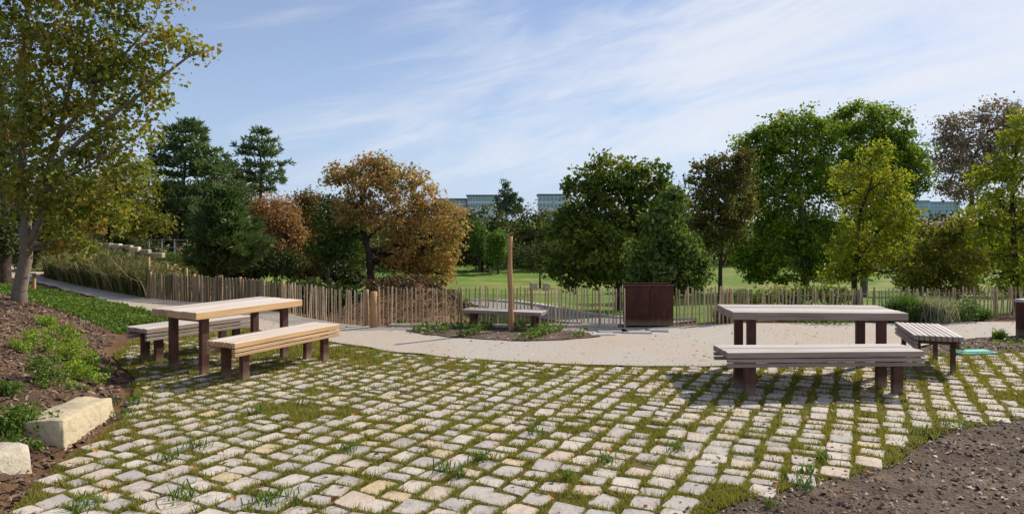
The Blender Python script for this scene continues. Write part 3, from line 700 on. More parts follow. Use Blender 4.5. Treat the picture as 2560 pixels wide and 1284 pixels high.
bench((3.20, 7.35), R(87.5), 2.05, 0.46, 'long grey slatted bench in front of the square-on picnic table, casting a dark shadow', M['wood_grey'], 0.45, 0.25, 7, 2, 0.105)
bench((5.14, 8.67), R(19), 1.16, 0.52, 'short wide slatted bench seen end-on beside the soil strip', M['wood_grey'], 0.45, 0.16, 9, 2, 0.05, 0.05)
bench((-0.13, 11.85), R(107), 1.40, 0.38, 'low narrow bench behind the tall upright pole and its planting bed', M['wood_grey'], 0.30, 0.16, 5, 0, 0.07, 0.05)

# ------------------------------------------------------------------ corten box, bollard, pole, teal cover
cb = tag(empty('steel_planter', (2.375, 12.25, 0), R(-2)), 'rust brown corten steel box interrupting the paling fence', 'planter')
part('front_panel', (0.40, 0.02, 0.665), (-0.202, -0.22, 0.34), M['corten'], cb, 0.003)
part('front_panel', (0.40, 0.02, 0.665), (0.202, -0.226, 0.34), M['corten'], cb, 0.003)
for sx in (-1, 1): part('side_panel', (0.02, 0.42, 0.665), (sx * 0.395, 0.003, 0.34), M['corten'], cb, 0.003)
part('back_panel', (0.77, 0.02, 0.665), (0, 0.20, 0.34), M['corten'], cb, 0.003)
part('rim', (0.84, 0.035, 0.03), (0, -0.225, 0.689), M['corten'], cb, 0.003); part('rim', (0.84, 0.035, 0.03), (0, 0.205, 0.689), M['corten'], cb, 0.003)
part('soil_fill', (0.76, 0.38, 0.03), (0, -0.005, 0.62), M['soil'], cb, 0.002)
part('corner_post', (0.03, 0.03, 0.72), (-0.418, -0.215, 0.33), M['corten'], cb, 0.003)

c = gp(2566, 840)
bn = tag(empty('bollard', (c[0], c[1], 0), R(12)), 'rust brown square bollard with a pale metal cap at the edge of the path', 'bollard')
part('post', (0.20, 0.20, 0.56), (0, 0, 0.25), M['corten'], bn, 0.006)
M['zinc'] = tone_mat('zinc_cap', [lin(170, 170, 170), lin(170, 170, 170)], 0.4); part('cap', (0.235, 0.235, 0.045), (0, 0, 0.553), M['zinc'], bn, 0.012)

c = gp(1276, 827); mb = MB(); zz = np.linspace(-0.2, 1.55, 15)
mb.tube(np.column_stack([0.008 * np.sin(zz * 4.1) + 0.004 * np.sin(zz * 11 + 1), 0.01 * np.cos(zz * 4.0), zz]), 0.048 + 0.006 * np.sin(zz * 9) - 0.007 * zz, 10)
o = mb.build('upright_pole', M['pole'], None, True, loc=(c[0], c[1], 0)); tag(o, 'tall crooked peeled timber pole standing alone in the planting bed', 'pole')

mb = MB(); mb.box((0, 0, 0.015), (0.54, 0.24, 0.03), 0, 0.008); mb.box((0.0, 0, 0.036), (0.44, 0.16, 0.012), 0, 0.004)
M['teal'] = tone_mat('teal_plastic', [lin(96, 176, 156), lin(96, 176, 156)], 0.5); c = gp(2434, 884)
o = mb.build('utility_cover', M['teal'], None, loc=(c[0], c[1], 0.005), rot=(0, 0, R(8))); tag(o, 'flat teal plastic cover lying at the edge of the cobbles by the soil strip', 'cover')

# slabs at the corner of the path
M['slab'] = tone_mat('grey_slab', [lin(150, 148, 146), lin(172, 168, 162), lin(136, 136, 138)], 0.9, 14, 0.5, True)
for (px, py, w, l, a) in ((1530, 828, .5, .34, 6), (1590, 829, .48, .4, -4), (1642, 825, .40, .36, -14), (1505, 836, .4, .22, 8)):
    c = gp(px, py); part('slab', (w, l, 0.06), (c[0], c[1], -0.012), M['slab'], path, 0.012, (0, 0, R(a)))
mb = MB()
for k in range(40):
    t = k / 40; px = 985 + 560 * t; c = gp(px, 815 + 2 * math.sin(t * 3)); mb.box((c[0], c[1] + 0.0, 0.005), (0.17, 0.12 + 0.02 * rng.random(), 0.07 + 0.02 * rng.random()), rng.random(), 0.012)
tag(mb.build('edging_setts', M['greystone'], path, False), kind='stuff')

# ------------------------------------------------------------------ limestone blocks
def block(name, P8, label, mat, cat='stone block', seed=0):
    import bmesh
    P8 = np.array(P8, float); c = P8.mean(0); c[2] = 0
    bm = bmesh.new(); vs = [bm.verts.new(p - c) for p in P8]
    for f in ((0, 3, 2, 1), (4, 5, 6, 7), (0, 1, 5, 4), (1, 2, 6, 5), (2, 3, 7, 6), (3, 0, 4, 7)): bm.faces.new([vs[i] for i in f])
    bmesh.ops.bevel(bm, geom=bm.edges[:] , offset=0.03, segments=2, affect='EDGES', profile=0.6)
    bmesh.ops.triangulate(bm, faces=[f for f in bm.faces if len(f.verts) > 4])
    bmesh.ops.subdivide_edges(bm, edges=bm.edges[:], cuts=3, use_grid_fill=True)
    bmesh.ops.triangulate(bm, faces=bm.faces[:])
    V = np.array([v.co for v in bm.verts]); d = 0.022 * vnoise(V[:, 0] + V[:, 2] * 0.7, V[:, 1] - V[:, 2], 2.0, seed) + 0.009 * vnoise(V[:, 0] * 1.3 + V[:, 2], V[:, 1] + V[:, 2], 7.0, seed + 1)
    bm.normal_update()
    for v, q in zip(bm.verts, d): v.co += v.normal * q
    me = bpy.data.meshes.new(name); bm.to_mesh(me); bm.free(); me.materials.append(mat)
    me.polygons.foreach_set('use_smooth', np.ones(len(me.polygons), bool))
    o = link(name, me, None, c); return tag(o, label, cat)
def prism(cx, cy, ang, L, Wd, h0, h1, z0=-0.12, taper=0.9):
    a = R(ang); u = np.array((math.cos(a), math.sin(a))); v = np.array((-u[1], u[0])); out = []
    for z, s in ((z0, 1.0), (None, taper)):
        for i, j in ((-1, -1), (1, -1), (1, 1), (-1, 1)):
            q = np.array((cx, cy)) + u * i * L / 2 * (1 if s == 1 else 0.95) + v * j * Wd / 2 * s
            out.append((q[0], q[1], z if z is not None else (h0 if i < 0 else h1)))
    return out
p0, p1 = gp(175, 1125), gp(285, 1040)
block('limestone_block', prism(-3.74, 5.92, 98, 0.98, 0.36, 0.22, 0.18), 'long squared limestone block lying between the mulch slope and the cobbles', M['limestone'], 'stone block', 3)
block('limestone_boulder', prism(-3.70, 4.76, 66, 0.64, 0.44, 0.14, 0.19, -0.12, 0.72), 'rounded pale boulder cut off by the left edge of the picture', M['greystone'], 'boulder', 8)

# ------------------------------------------------------------------ paling fences
def picket_mesh(name, h, w, seed, mat):
    g = np.random.default_rng(seed); m = MB(); zz = np.array((-0.12, 0, h * .35, h * .7, h * .96))
    bx = g.normal(0, .004, 5).cumsum(); V = []; n = 6; t = np.arange(n) * 2 * PI / n + g.random()
    rr = w / 2 * (1 + g.normal(0, .12, n))
    for k in range(5): V.append(np.column_stack([bx[k] + rr * np.cos(t), 0.7 * rr * np.sin(t), np.full(n, zz[k])]))
    V = np.vstack(V + [np.array([[bx[4] + w * .1 * g.normal(), 0, h]])])
    Q = [(k * n + a, k * n + (a + 1) % n, (k + 1) * n + (a + 1) % n, (k + 1) * n + a) for k in range(4) for a in range(n)]
    Tt = [(4 * n + a, 4 * n + (a + 1) % n, 5 * n) for a in range(n)]
    m.add(V, Q, Tt); return m.mesh(name, mat, False)
def fence(label, line, h, spacing, w, mat, jitter=0.03, posts=(), post_h=None, post_r=.036, wires=(0.28, 0.8), group='chestnut paling fences'):
    line = [np.array(p, float) for p in line]; o0 = line[0]
    root = tag(empty('paling_fence', (o0[0], o0[1], 0)), label, 'fence', group)
    ms = [picket_mesh('picket', h * (0.96 + 0.02 * k), w * (0.8 + 0.1 * k), 900 + k, mat) for k in range(5)]
    seg = [np.linalg.norm(b - a) for a, b in zip(line, line[1:])]; Lt = sum(seg); acc = np.concatenate([[0], np.cumsum(seg)])
    lx = [p[0] for p in line]; ly = [p[1] for p in line]; s = 0.0
    while s < Lt:
        x = np.interp(s, acc, lx); y = np.interp(s, acc, ly); a = math.atan2(np.interp(s + .2, acc, ly) - np.interp(s - .2, acc, ly), np.interp(s + .2, acc, lx) - np.interp(s - .2, acc, lx))
        link('picket', ms[rng.integers(5)], root, (x - o0[0] + rng.normal(0, .004), y - o0[1] + rng.normal(0, .006), T(x, y) + 0.03 + rng.normal(0, jitter * .35)), (rng.normal(0, .02), rng.normal(0, jitter), a + rng.normal(0, .25)))
        s += spacing * (0.85 + 0.3 * rng.random())
    for fz in wires:
        m = MB(); q = np.linspace(0, Lt, max(8, int(Lt / .25))); P = np.column_stack([np.interp(q, acc, lx) - o0[0], np.interp(q, acc, ly) - o0[1], 0 * q])
        P[:, 2] = terrain(P[:, 0] + o0[0], P[:, 1] + o0[1]) + 0.03 + h * fz + 0.004 * np.sin(q * 31)
        m.tube(P, 0.0035, 5); m.build('wire', M['wire'], root)
    for k, s in enumerate(posts):
        x = np.interp(s * Lt, acc, lx); y = np.interp(s * Lt, acc, ly); m = MB(); hh = post_h or h * 1.05
        m.tube([(0, 0, -.2), (.004, 0, hh * .4), (-.006, .004, hh * .8), (0, 0, hh)], [post_r * q for q in (1.1, 1.05, 1, .92)], 8)
        m.build('post', M['stake'], root, True, loc=(x - o0[0], y - o0[1] + 0.03, T(x, y) + 0.03))
    return root
def pl(px, py, z=0.0): return gp(px, py, z)[:2]
fence('old grey close-set paling fence beside the ornamental grasses and path', [pl(368, 745), pl(470, 752), pl(570, 761), pl(702, 779)], 0.60, 0.068, 0.058, M['picket_old'], 0.03, (0.02, 0.33, 0.52, 0.68), 0.62)
fence('pale spaced paling fence sloping down behind the table near the mulch slope', [pl(706, 780), pl(780, 793), pl(850, 806), pl(925, 815)], 0.60, 0.082, 0.034, M['picket'], 0.012, (0.0, 0.97), 0.62)
fence('slender paling fence behind the low bench and upright pole, lawn visible through it', [pl(950, 815), pl(1140, 813), pl(1350, 813), pl(1562, 816)], 0.67, 0.067, 0.027, M['picket'], 0.018, (0.33, 0.62, 0.9), 0.66, post_r=.024)
fence('short run of paling fence right against the corten steel box', [pl(1692, 812), pl(1760, 809), pl(1832, 807)], 0.64, 0.075, 0.032, M['picket'], 0.02, (0.98,), 0.6)
fence('leaning paling fence across the path behind the grey picnic table and grasses', [(3.75, 12.85), (5.5, 13.0), (7.6, 13.25), (10.2, 13.5), (13, 13.7)], 0.55, 0.070, 0.034, M['picket'], 0.045, (0.3, 0.6), 0.5)
# thick corner post of the fences
c = gp(934, 817); mb = MB()
mb.tube([(0, 0, -.2), (.005, 0, .25), (0, .0, .6)], [.07, .066, .06], 9); o = mb.build('corner_post', M['stake'], None, True, loc=(c[0], c[1], 0)); tag(o, 'thick timber post where the two spaced paling fences meet', 'post')

# stakes by the grasses and on the hill
for (px, py, d, h, lab) in ((372, 705, 17.1, 0.95, 'thin grey stake at the end of the ornamental grasses'), (418, 690, 19.0, 0.75, 'peeled stake behind the old paling fence, left of the dark trunked pine'), (466, 692, 18.6, 0.72, 'peeled stake behind the old paling fence, just right of the dark trunked pine'),
                            (332, 690, 20.5, 0.85, 'short pale stake rising out of the ornamental grasses')):
    x = (px - CX) / F * d; mb = MB(); mb.tube([(0, 0, -.3), (0.005, 0, h * .5), (0, 0, h)], [.035, .034, .03], 8)
    o = mb.build('stake', M['stake'], None, True, loc=(x, d, T(x, d) + .03)); tag(o, lab, 'stake', 'stakes behind the old fence')

# small wooden marker by the maple
c = np.array((-12.7, 18.6)); mk = tag(empty('trail_marker', (c[0], c[1], T(*c))), 'low timber marker with a flat board top beside the path, right of the maple trunk', 'marker')
part('post', (0.07, 0.07, 0.5), (0, 0, 0.2), M['stake'], mk, 0.004); part('board', (0.42, 0.30, 0.05), (-0.05, 0, 0.475), M['wood_grey'], mk, 0.006)

# ------------------------------------------------------------------ ornamental grasses along the path, bushes by the right fence
GR = np.array([XY(112, 694), XY(200, 714), XY(368, 745), (-8.6, 17.6), (-10.6, 19.6), (-13.5, 23), (-17, 28.5)])
C = rand_in(GR, 16000); v = vnoise(C[:, 0], C[:, 1], 0.5, 81); z = terrain(C[:, 0], C[:, 1]); n_ = len(C)
blades('ornamental_grass', np.column_stack([C, z]), (0.50 + 0.32 * rng.random(n_) + 0.15 * v) * np.where(rng.random(n_) < .3, 1.3, 1.0), np.full(n_, 0.028), 0.2 + 0.55 * rng.random(n_), M['tallgrass'], np.clip(rng.random(n_) ** 1.1, 0, 1), nseg=2)
C = rand_in(GR, 9000); hz = rng.random(9000)
leaves_at(np.column_stack([C, terrain(C[:, 0], C[:, 1]) + 0.04 + 0.62 * hz]), 0.09, M['tallgrass'], 'grass_foliage', np.clip(0.05 + 0.55 * hz ** 2 + rng.normal(0, .08, 9000), 0, 1), up=0.2)

SLOPE = [(-11, 21), (-9, 19.5), (-9.5, 24), (-8, 34), (-14, 44), (-34, 44), (-26, 36), (-20, 31)]
C = rand_in(SLOPE, 15000); v = vnoise(C[:, 0], C[:, 1], 0.25, 84); C = C[v > -.25]; v = v[v > -.25]; n_ = len(C)
leaves_at(np.column_stack([C, terrain(C[:, 0], C[:, 1]) + .04 + (0.15 + 0.5 * np.clip(v, 0, 1)) * rng.random(n_)]), .16 * (.6 + .8 * rng.random(n_)), M['tallgrass'], 'slope_plants', np.clip(.35 + .5 * vnoise(C[:, 0], C[:, 1], .12, 85) + rng.normal(0, .15, n_), 0, 1), 'stuff', .3)
def bush(name, px, d, r, h, n, mat, label, cat='bush', group=None, s=0.07, grassy=False, tone=None):
    x = (px - CX) / F * d; z0 = T(x, d); root = tag(empty(name, (x, d, z0)), label, cat, group)
    if grassy:
        P = np.column_stack([rng.normal(0, r * .33, (n, 2)), np.zeros(n)]); P[:, 2] = 0
        blades('foliage', P, h * (0.6 + 0.5 * rng.random(n)), np.full(n, 0.016), 0.15 + 0.7 * rng.random(n), mat, rng.random(n) if tone is None else np.clip(tone + rng.normal(0, .2, n), 0, 1), None, 2, root)
    else:
        q = rng.normal(0, 1, (n, 3)); q /= np.linalg.norm(q, axis=1)[:, None]; q *= (rng.random(n) ** .4)[:, None]
        lump = 1 + 0.22 * vnoise(q[:, 0] * 1.3 + q[:, 2], q[:, 1] * 1.3 - q[:, 2], 0.8, int(px))
        P = q * lump[:, None] * np.array((r, r, h / 2)) + np.array((0, 0, h / 2))
        leaves_at(P, s * (0.7 + 0.6 * rng.random(n)), mat, 'foliage', np.clip((0.4 if tone is None else tone) + rng.normal(0, .22, n) + .1 * q[:, 2], 0, 1), None, 0.4, q * 0.5, 0.5, root)
    m = MB()
    for k in range(5):
        a = rng.random() * 6.28; m.tube([(0, 0, -.05), (r * .3 * math.cos(a), r * .3 * math.sin(a), h * .4), (r * .5 * math.cos(a), r * .5 * math.sin(a), h * .7)], [.012, .009, .004], 5)
    m.build('stems', M['bark_dark'], root); return root
FB = 'plants between the path and the leaning fence'
bush('grass_clump', 1815, 12.6, .24, .40, 700, M['lavender'], 'grey green grass clump behind the near-left corner of the grey picnic table', 'grass clump', FB, grassy=True)
bush('grass_clump', 2262, 12.75, .32, .55, 1000, M['weed'], 'dark green grassy clump just right of the grey picnic tabletop', 'grass clump', FB, grassy=True)
bush('flowering_grass', 2330, 12.7, .42, .50, 1800, M['lavender'], 'pale feathery flowering grass behind the short end-on bench', 'grass clump', FB, grassy=True, tone=.75)
bush('green_bush', 2405, 12.8, .34, .42, 1300, M['weed'], 'rounded green bush right of the pale feathery grass', 'bush', FB, s=.05)
bush('green_bush', 2455, 12.9, .22, .24, 600, M['cover'], 'small low bush against the leaning fence near the bollard', 'bush', FB, s=.05)
bush('green_bush', 2040, 12.75, .75, .20, 1600, M['weed'], 'low dark strip of plants seen under the grey picnic tabletop', 'bush', FB, s=.05)
bush('green_bush', 2195, 12.75, .35, .26, 900, M['cover'], 'low leafy plant seen between the legs of the grey picnic table', 'bush', FB, s=.05)
bush('weed_tuft', 2500, 10.7, .10, .20, 160, M['cover'], 'single bright weed tuft on the soil strip near the bollard', 'weed', None, grassy=True, tone=.7)
bush('green_bush', 1005, 12.3, .10, .12, 200, M['cover'], 'small weed at the foot of the thick corner post', 'weed', None, s=.05)
bush('dark_shrub', 1010, 17.5, 1.1, .45, 1500, leaf_mat('brown_green_shrub', [lin(60, 44, 26), lin(92, 68, 40), lin(96, 92, 44)], .2), 'brownish shrub seen through the slender fence under the orange chestnut', 'shrub', None, s=.11)

# ------------------------------------------------------------------ trees
def crown_points(lobes, d, n_cl, k, rc, seed, gap=0.25, shell=0.5, depth=0.9):
    """lobes in photo pixels at distance d -> leaf points, outward directions, clump tones, lobe centres and clump centres (world)"""
    g = np.random.default_rng(seed); L = []
    for lb in lobes:
        cx, cy, rx, ry = lb[:4]; dz = lb[4] if len(lb) > 4 else g.normal(0, .25) * rx / F * d
        dd = d + dz; L.append((at(cx, cy, dd), np.array((rx / F * dd, depth * 0.5 * (rx + ry) / F * dd, ry / F * dd))))
    wts = np.array([r[0] * r[2] + r[0] * r[1] for _, r in L]); wts = wts / wts.sum(); P = []; O = []; Tn = []; CC = []; own = []
    for li, ((c, r), w) in enumerate(zip(L, wts)):
        m = max(3, int(n_cl * w)); q = g.normal(0, 1, (m, 3)); q /= np.linalg.norm(q, axis=1)[:, None]
        rad = shell + (1 - shell) * np.sqrt(g.random(m)); rad *= 1 + np.clip(0.13 * g.normal(size=m), -.3, .2); cc = c + q * r * rad[:, None]
        keep = (vnoise(cc[:, 0] + cc[:, 1] * .7, cc[:, 2] + cc[:, 1] * .4, 0.9 / max(0.8, r.mean()), seed) > -1 + gap * 1.6) ; cc = cc[keep]; q = q[keep]
        CC.append(cc); own += [li] * len(cc)
        for cq, oq in zip(cc, q):
            kk = int(k * (0.5 + g.random())); s_ = rc * (0.6 + 0.8 * g.random())
            P.append(cq + np.clip(g.normal(0, 1, (kk, 3)), -1.7, 1.7) * s_ * np.array((.55, .55, .38))); O.append(np.tile(oq, (kk, 1))); Tn.append(np.full(kk, g.random()))
    return np.vstack(P), np.vstack(O), np.concatenate(Tn), L, np.vstack(CC), own
def bend(a, b, n=6, sag=0.12, g=rng):
    t = np.linspace(0, 1, n)[:, None]; v = b - a; L = np.linalg.norm(v); off = g.normal(0, 1, 3) * L * sag * .5; off[2] += sag * L * .5
    return a + v * t + off * (4 * t * (1 - t)) * .5 + g.normal(0, 1, (n, 3)) * L * .012 * (t > 0) * (t < 1)
def tree(name, label, base, d, trunk, r0, lobes, lmat, bark, n_cl=200, k=60, rc=0.5, s=0.12, seed=1, gap=0.25, twigs=0.35, up=0.35, out=0.6, aspect=0.6, group=None, stems=(), shell=0.5, tmix=0.55, cat='tree', depth=0.9, cone=False, r1=0.35, tone_shift=0.0):
    g = np.random.default_rng(seed + 1000); n_cl = int(n_cl * 1.4); k = int(k * .85); rc = rc * .76; s = s * .92
    bx = (base - CX) / F * d; bz = T(bx, d); root = tag(empty(name, (bx, d, bz)), label, cat, group); o = np.array((bx, d, bz))
    P, O, tn, L, CC, own = crown_points(lobes, d, n_cl, k, rc, seed, gap, shell, depth)
    P = P[P[:, 2] > terrain(P[:, 0], P[:, 1]) + .05] if False else P
    m = MB(); tp = [np.array((bx, d, bz - .3))] + [at(px, py, d) for px, py in trunk]; tp = np.array(tp)
    tt = np.linspace(0, len(tp) - 1, 14); TP = np.stack([np.interp(tt, np.arange(len(tp)), tp[:, q]) for q in range(3)], -1); TP[1:-1] += g.normal(0, r0 * .12, (12, 3))
    TR = r0 * np.linspace(1.12, r1, 14); TR[0] *= 1.35; m.tube(TP, TR, 9)
    trunks = [(TP, TR)]
    for st in stems:
        sp = np.array([at(px, py, d + (q[0] if q else 0)) for px, py, *q in st[1]]); q = np.linspace(0, len(sp) - 1, 12)
        SP = np.stack([np.interp(q, np.arange(len(sp)), sp[:, z]) for z in range(3)], -1); SP[1:] += g.normal(0, r0 * .06, (11, 3)); SR = np.linspace(st[0], st[0] * .3, 12); m.tube(SP, SR, 7); trunks.append((SP, SR))
    allT = np.vstack([q[0][4:] for q in trunks]); allR = np.concatenate([q[1][4:] for q in trunks])
    LP = []
    for c, r in L:
        c2 = c + np.array((0, 0, r[2] * .15)); dist = np.linalg.norm(allT - c2, axis=1) + np.maximum(0, allT[:, 2] - c2[2] + 0.2 * r[2]) * 3; q = int(np.argmin(dist))
        B = bend(allT[q], c2, 7, .15, g); rr = min(allR[q] * .75, r0 * .5); m.tube(B, np.linspace(rr, rr * .3, 7), 6, cap=False); LP.append((B, rr))
    for cc, li in zip(CC, own):
        if g.random() > twigs: continue
        B, rr = LP[li]; q = g.integers(2, 7); m.tube(bend(B[q], cc, 4, .1, g), [rr * .32, rr * .22, rr * .14, rr * .06], 4, cap=False)
    V = np.vstack(m.V) - o; m.V = [V]
    m.build('trunk', bark, root, True)
    tone = np.clip(tmix * tn + (1 - tmix) * g.random(len(P)) + tone_shift, 0, 1)
    Pn = P - o
    leaves_at(Pn, s * (0.45 + 1.1 * g.random(len(P)) ** 1.2), lmat, 'crown', tone, None, up, O * out, aspect, root)
    return root

def conifer(name, label, base, d, top, prof, lmat, bark, r0, seed, levels=16, per=6, tuft=26, s=0.28, droop=0.15, lean=0.0, trunk_top=None, group=None, w=0.10, jit=0.25, asc=None, along=0.0, gapf=.55):
    """whorls of needle tufts; prof: [(py, left px, right px)] outline of the crown, top to bottom"""
    g = np.random.default_rng(seed); bx = (base - CX) / F * d; bz = T(bx, d); root = tag(empty(name, (bx, d, bz)), label, 'tree', group); o = np.array((bx, d, bz))
    m = MB(); ttp = at(top[0], top[1], d); TP = np.array([np.array((bx, d, bz - .3)) * (1 - t) + ttp * t for t in np.linspace(0, 1, 12)]); TP[1:-1, :2] += g.normal(0, r0 * .25, (10, 2)); TR = np.linspace(r0 * 1.2, r0 * .12, 12); m.tube(TP, TR, 8)
    py = [p[0] for p in prof]; lf = [p[1] for p in prof]; rt = [p[2] for p in prof]; P = []; Dn = []
    for lv in range(levels):
        yy = py[0] + (py[-1] - py[0]) * (lv + .3 + .4 * g.random()) / levels; z = at(0, yy, d)[2]
        fz = np.clip((z - TP[0, 2]) / (TP[-1, 2] - TP[0, 2]), 0, .999); c = np.array([np.interp(fz, np.linspace(0, 1, 12), TP[:, q]) for q in range(3)])
        xl, xr = np.interp(yy, py, lf), np.interp(yy, py, rt); Rl = c[0] - (xl - CX) / F * d; Rr = (xr - CX) / F * d - c[0]
        a0 = g.random() * 6.28
        for b in range(per):
            a = a0 + b * 2 * PI / per + g.normal(0, .3); fx = math.cos(a); rad = (Rr if fx > 0 else Rl) * abs(fx) + 0.5 * (Rl + Rr) * (1 - abs(fx)); rad *= 1 - jit * g.random()
            if asc: rise = rad * asc
            else: rise = -droop * rad
            tip = c + np.array((math.cos(a) * rad, math.sin(a) * rad, rise + (0.12 * rad if not asc else 0)))
            B = bend(c, tip, 6, .12 if not asc else -.15, g); m.tube(B, np.linspace(max(.012, r0 * .28 * (1 - fz) + .012), .006, 6), 5, cap=False)
            nt = max(2, int(rad / (s * gapf))); bd = (tip - c) / (np.linalg.norm(tip - c) + 1e-9)
            for q in range(nt):
                t = 0.25 + .75 * (q + g.random()) / nt; pc = np.array([np.interp(t, np.linspace(0, 1, 6), B[:, z_]) for z_ in range(3)]); side = np.array((-math.sin(a), math.cos(a), 0)) * g.normal(0, .22) * rad * (0.4 + .6 * t)
                pc = pc + side * .8; k = tuft; dv = g.normal(0, 1, (k, 3)) * np.array((1, 1, .75)) * (1 - .55 * along) + np.array((math.cos(a) * .9, math.sin(a) * .9, .55)) * (1 - along) + bd * 1.3 * along; dv /= np.linalg.norm(dv, axis=1)[:, None]
                P.append(np.tile(pc, (k, 1)) + g.normal(0, .05, (k, 3)) * s * 3); Dn.append(dv)
    m.V = [np.vstack(m.V) - o]; m.build('trunk', bark, root, True)
    P = np.vstack(P) - o; Dn = np.vstack(Dn); n = len(P); r = g.normal(0, 1, (n, 3)); B = np.cross(Dn, r); B /= np.linalg.norm(B, axis=1)[:, None] + 1e-9
    ln = s * (0.6 + .6 * g.random(n))[:, None]; B = B * s * w
    V = np.stack([P - B * .5, P + Dn * ln * .5 - B, P + Dn * ln, P + Dn * ln * .5 + B], 1).reshape(-1, 3); k = np.arange(n)[:, None] * 4
    link('crown', mesh_np('crown', V, k + np.array([[0, 1, 2, 3]]), lmat, np.clip(g.random(n) * .7 + .3 * np.repeat(g.random(n // tuft + 1), tuft)[:n], 0, 1)), root)
    return root

LM = {
 'bronzegreen': leaf_mat('bronze_green_leaves', [lin(50, 62, 28), lin(70, 82, 36), lin(94, 98, 44), lin(112, 92, 50), lin(132, 108, 60)], .38),
 'maple': leaf_mat('maple_leaves', [lin(64, 82, 26), lin(90, 106, 34), lin(114, 124, 42), lin(130, 132, 50), lin(148, 132, 56), lin(168, 112, 58)], .42),
 'chestnut': leaf_mat('brown_chestnut_leaves', [lin(96, 104, 52), lin(126, 122, 66), lin(158, 138, 80), lin(178, 142, 90), lin(172, 128, 86), lin(186, 158, 104)], .42),
 'linden': leaf_mat('dark_linden_leaves', [lin(48, 66, 24), lin(68, 90, 32), lin(92, 112, 42), lin(126, 136, 52), lin(158, 146, 62)], .4),
 'bigleaf': leaf_mat('fresh_green_leaves', [lin(48, 70, 28), lin(70, 94, 38), lin(100, 120, 54), lin(144, 148, 88)], .38),
 'reddish': leaf_mat('bronze_leaves', [lin(70, 64, 36), lin(100, 84, 50), lin(126, 98, 58), lin(114, 112, 50), lin(150, 108, 64)], .35),
 'plane': leaf_mat('plane_leaves', [lin(54, 78, 22), lin(78, 104, 30), lin(106, 132, 38), lin(142, 158, 50), lin(170, 166, 58)], .45),
 'yellow': leaf_mat('yellow_green_leaves', [lin(88, 108, 28), lin(120, 134, 38), lin(150, 156, 46), lin(168, 158, 52), lin(104, 122, 34)], .45),
 'olive': leaf_mat('olive_leaves', [lin(70, 80, 26), lin(100, 106, 34), lin(128, 124, 40), lin(144, 118, 46)], .42),
 'dead': leaf_mat('grey_brown_leaves', [lin(98, 86, 76), lin(130, 114, 98), lin(152, 134, 114), lin(116, 98, 82)], .25),
 'pine': leaf_mat('pine_needles', [lin(54, 72, 46), lin(74, 96, 60), lin(96, 118, 74), lin(118, 134, 86)], .3),
 'yew': leaf_mat('yew_needles', [lin(48, 68, 40), lin(66, 90, 48), lin(88, 110, 60), lin(112, 130, 76)], .25),
 'dark': leaf_mat('dark_evergreen_leaves', [lin(36, 50, 24), lin(52, 68, 32), lin(74, 86, 38), lin(110, 104, 44)], .25),
 'rustbrown': leaf_mat('rust_brown_leaves', [lin(116, 98, 64), lin(150, 116, 78), lin(172, 132, 92), lin(124, 112, 66)], .4),
 'far': leaf_mat('far_woods_leaves', [lin(32, 46, 24), lin(48, 62, 30), lin(68, 82, 38), lin(100, 104, 46), lin(124, 114, 54)], .3),
 'farlight': leaf_mat('far_light_leaves', [lin(70, 98, 36), lin(96, 124, 46), lin(120, 140, 58)], .35),
 'poplar': leaf_mat('poplar_leaves', [lin(66, 86, 70), lin(86, 108, 84), lin(106, 124, 96)], .3),
}
# foreground maple on the mound
tree('maple_tree', 'large maple with turning leaves and pale forked trunk on the mulch mound', 45, 11.7,
     [(52, 700), (62, 650), (68, 610), (64, 540), (60, 470), (56, 400), (52, 300), (60, 150), (70, 0)], 0.105,
     [(90, 90, 130, 110), (240, 60, 130, 110), (370, 60, 80, 80), (455, 110, 52, 42), (500, 140, 28, 22), (330, 170, 110, 80), (200, 200, 130, 90), (60, 230, 110, 110), (400, 215, 50, 50), (310, 280, 90, 65), (170, 330, 110, 80), (40, 380, 90, 90), (345, 345, 48, 34),
      (260, 390, 90, 55), (330, 430, 55, 40), (130, 460, 100, 70), (240, 480, 80, 50), (30, 500, 60, 60), (180, 550, 90, 45), (270, 545, 60, 35), (150, 610, 50, 32), (200, 622, 45, 26), (200, -90, 220, 110), (10, -60, 160, 120), (390, -40, 70, 60)],
     LM['maple'], M['bark_grey'], 600, 32, 0.34, 0.092, 5, 0.36, 0.6, 0.25, 0.35, 0.75, None,
     [(0.075, [(68, 615), (88, 580), (106, 545), (112, 480), (120, 420), (150, 330), (180, 200), (210, 60)]), (0.045, [(118, 430), (180, 370), (270, 300), (370, 220), (470, 140), (510, 125)]), (0.035, [(112, 480), (190, 430), (270, 390), (340, 340)]),
      (0.04, [(140, 350), (220, 260), (300, 150), (380, 60)]), (0.03, [(70, 610), (130, 560), (200, 520), (280, 480)]), (0.03, [(60, 470), (30, 380), (10, 300), (5, 200)])], shell=.25)
# behind on the left
tree('evergreen_tree', 'dark evergreen behind the maple at the left edge of the picture', 8, 21, [(5, 500), (5, 300)], .2, [(0, 230, 62, 130), (-30, 400, 90, 120), (15, 560, 50, 70)], LM['dark'], M['bark_dark'], 160, 60, .5, .13, 41, .1)
tree('yellowing_tree', 'yellow green tree with thin trunk on the planted slope behind the maple', 270, 33, [(271, 560), (272, 500)], .12, [(255, 500, 95, 60), (320, 470, 60, 60), (200, 530, 70, 60), (330, 545, 50, 40), (380, 560, 45, 25)], LM['olive'], M['bark_dark'], 170, 55, .7, .17, 42, .25)
tree('hill_tree', 'olive green tree filling the slope behind the maple trunk', 60, 27, [(60, 560), (70, 480)], .15, [(60, 520, 90, 90), (160, 500, 80, 90), (-20, 560, 80, 90), (130, 600, 80, 40), (30, 640, 60, 30)], LM['olive'], M['bark_dark'], 230, 55, .6, .15, 43, .15, tone_shift=-.1)
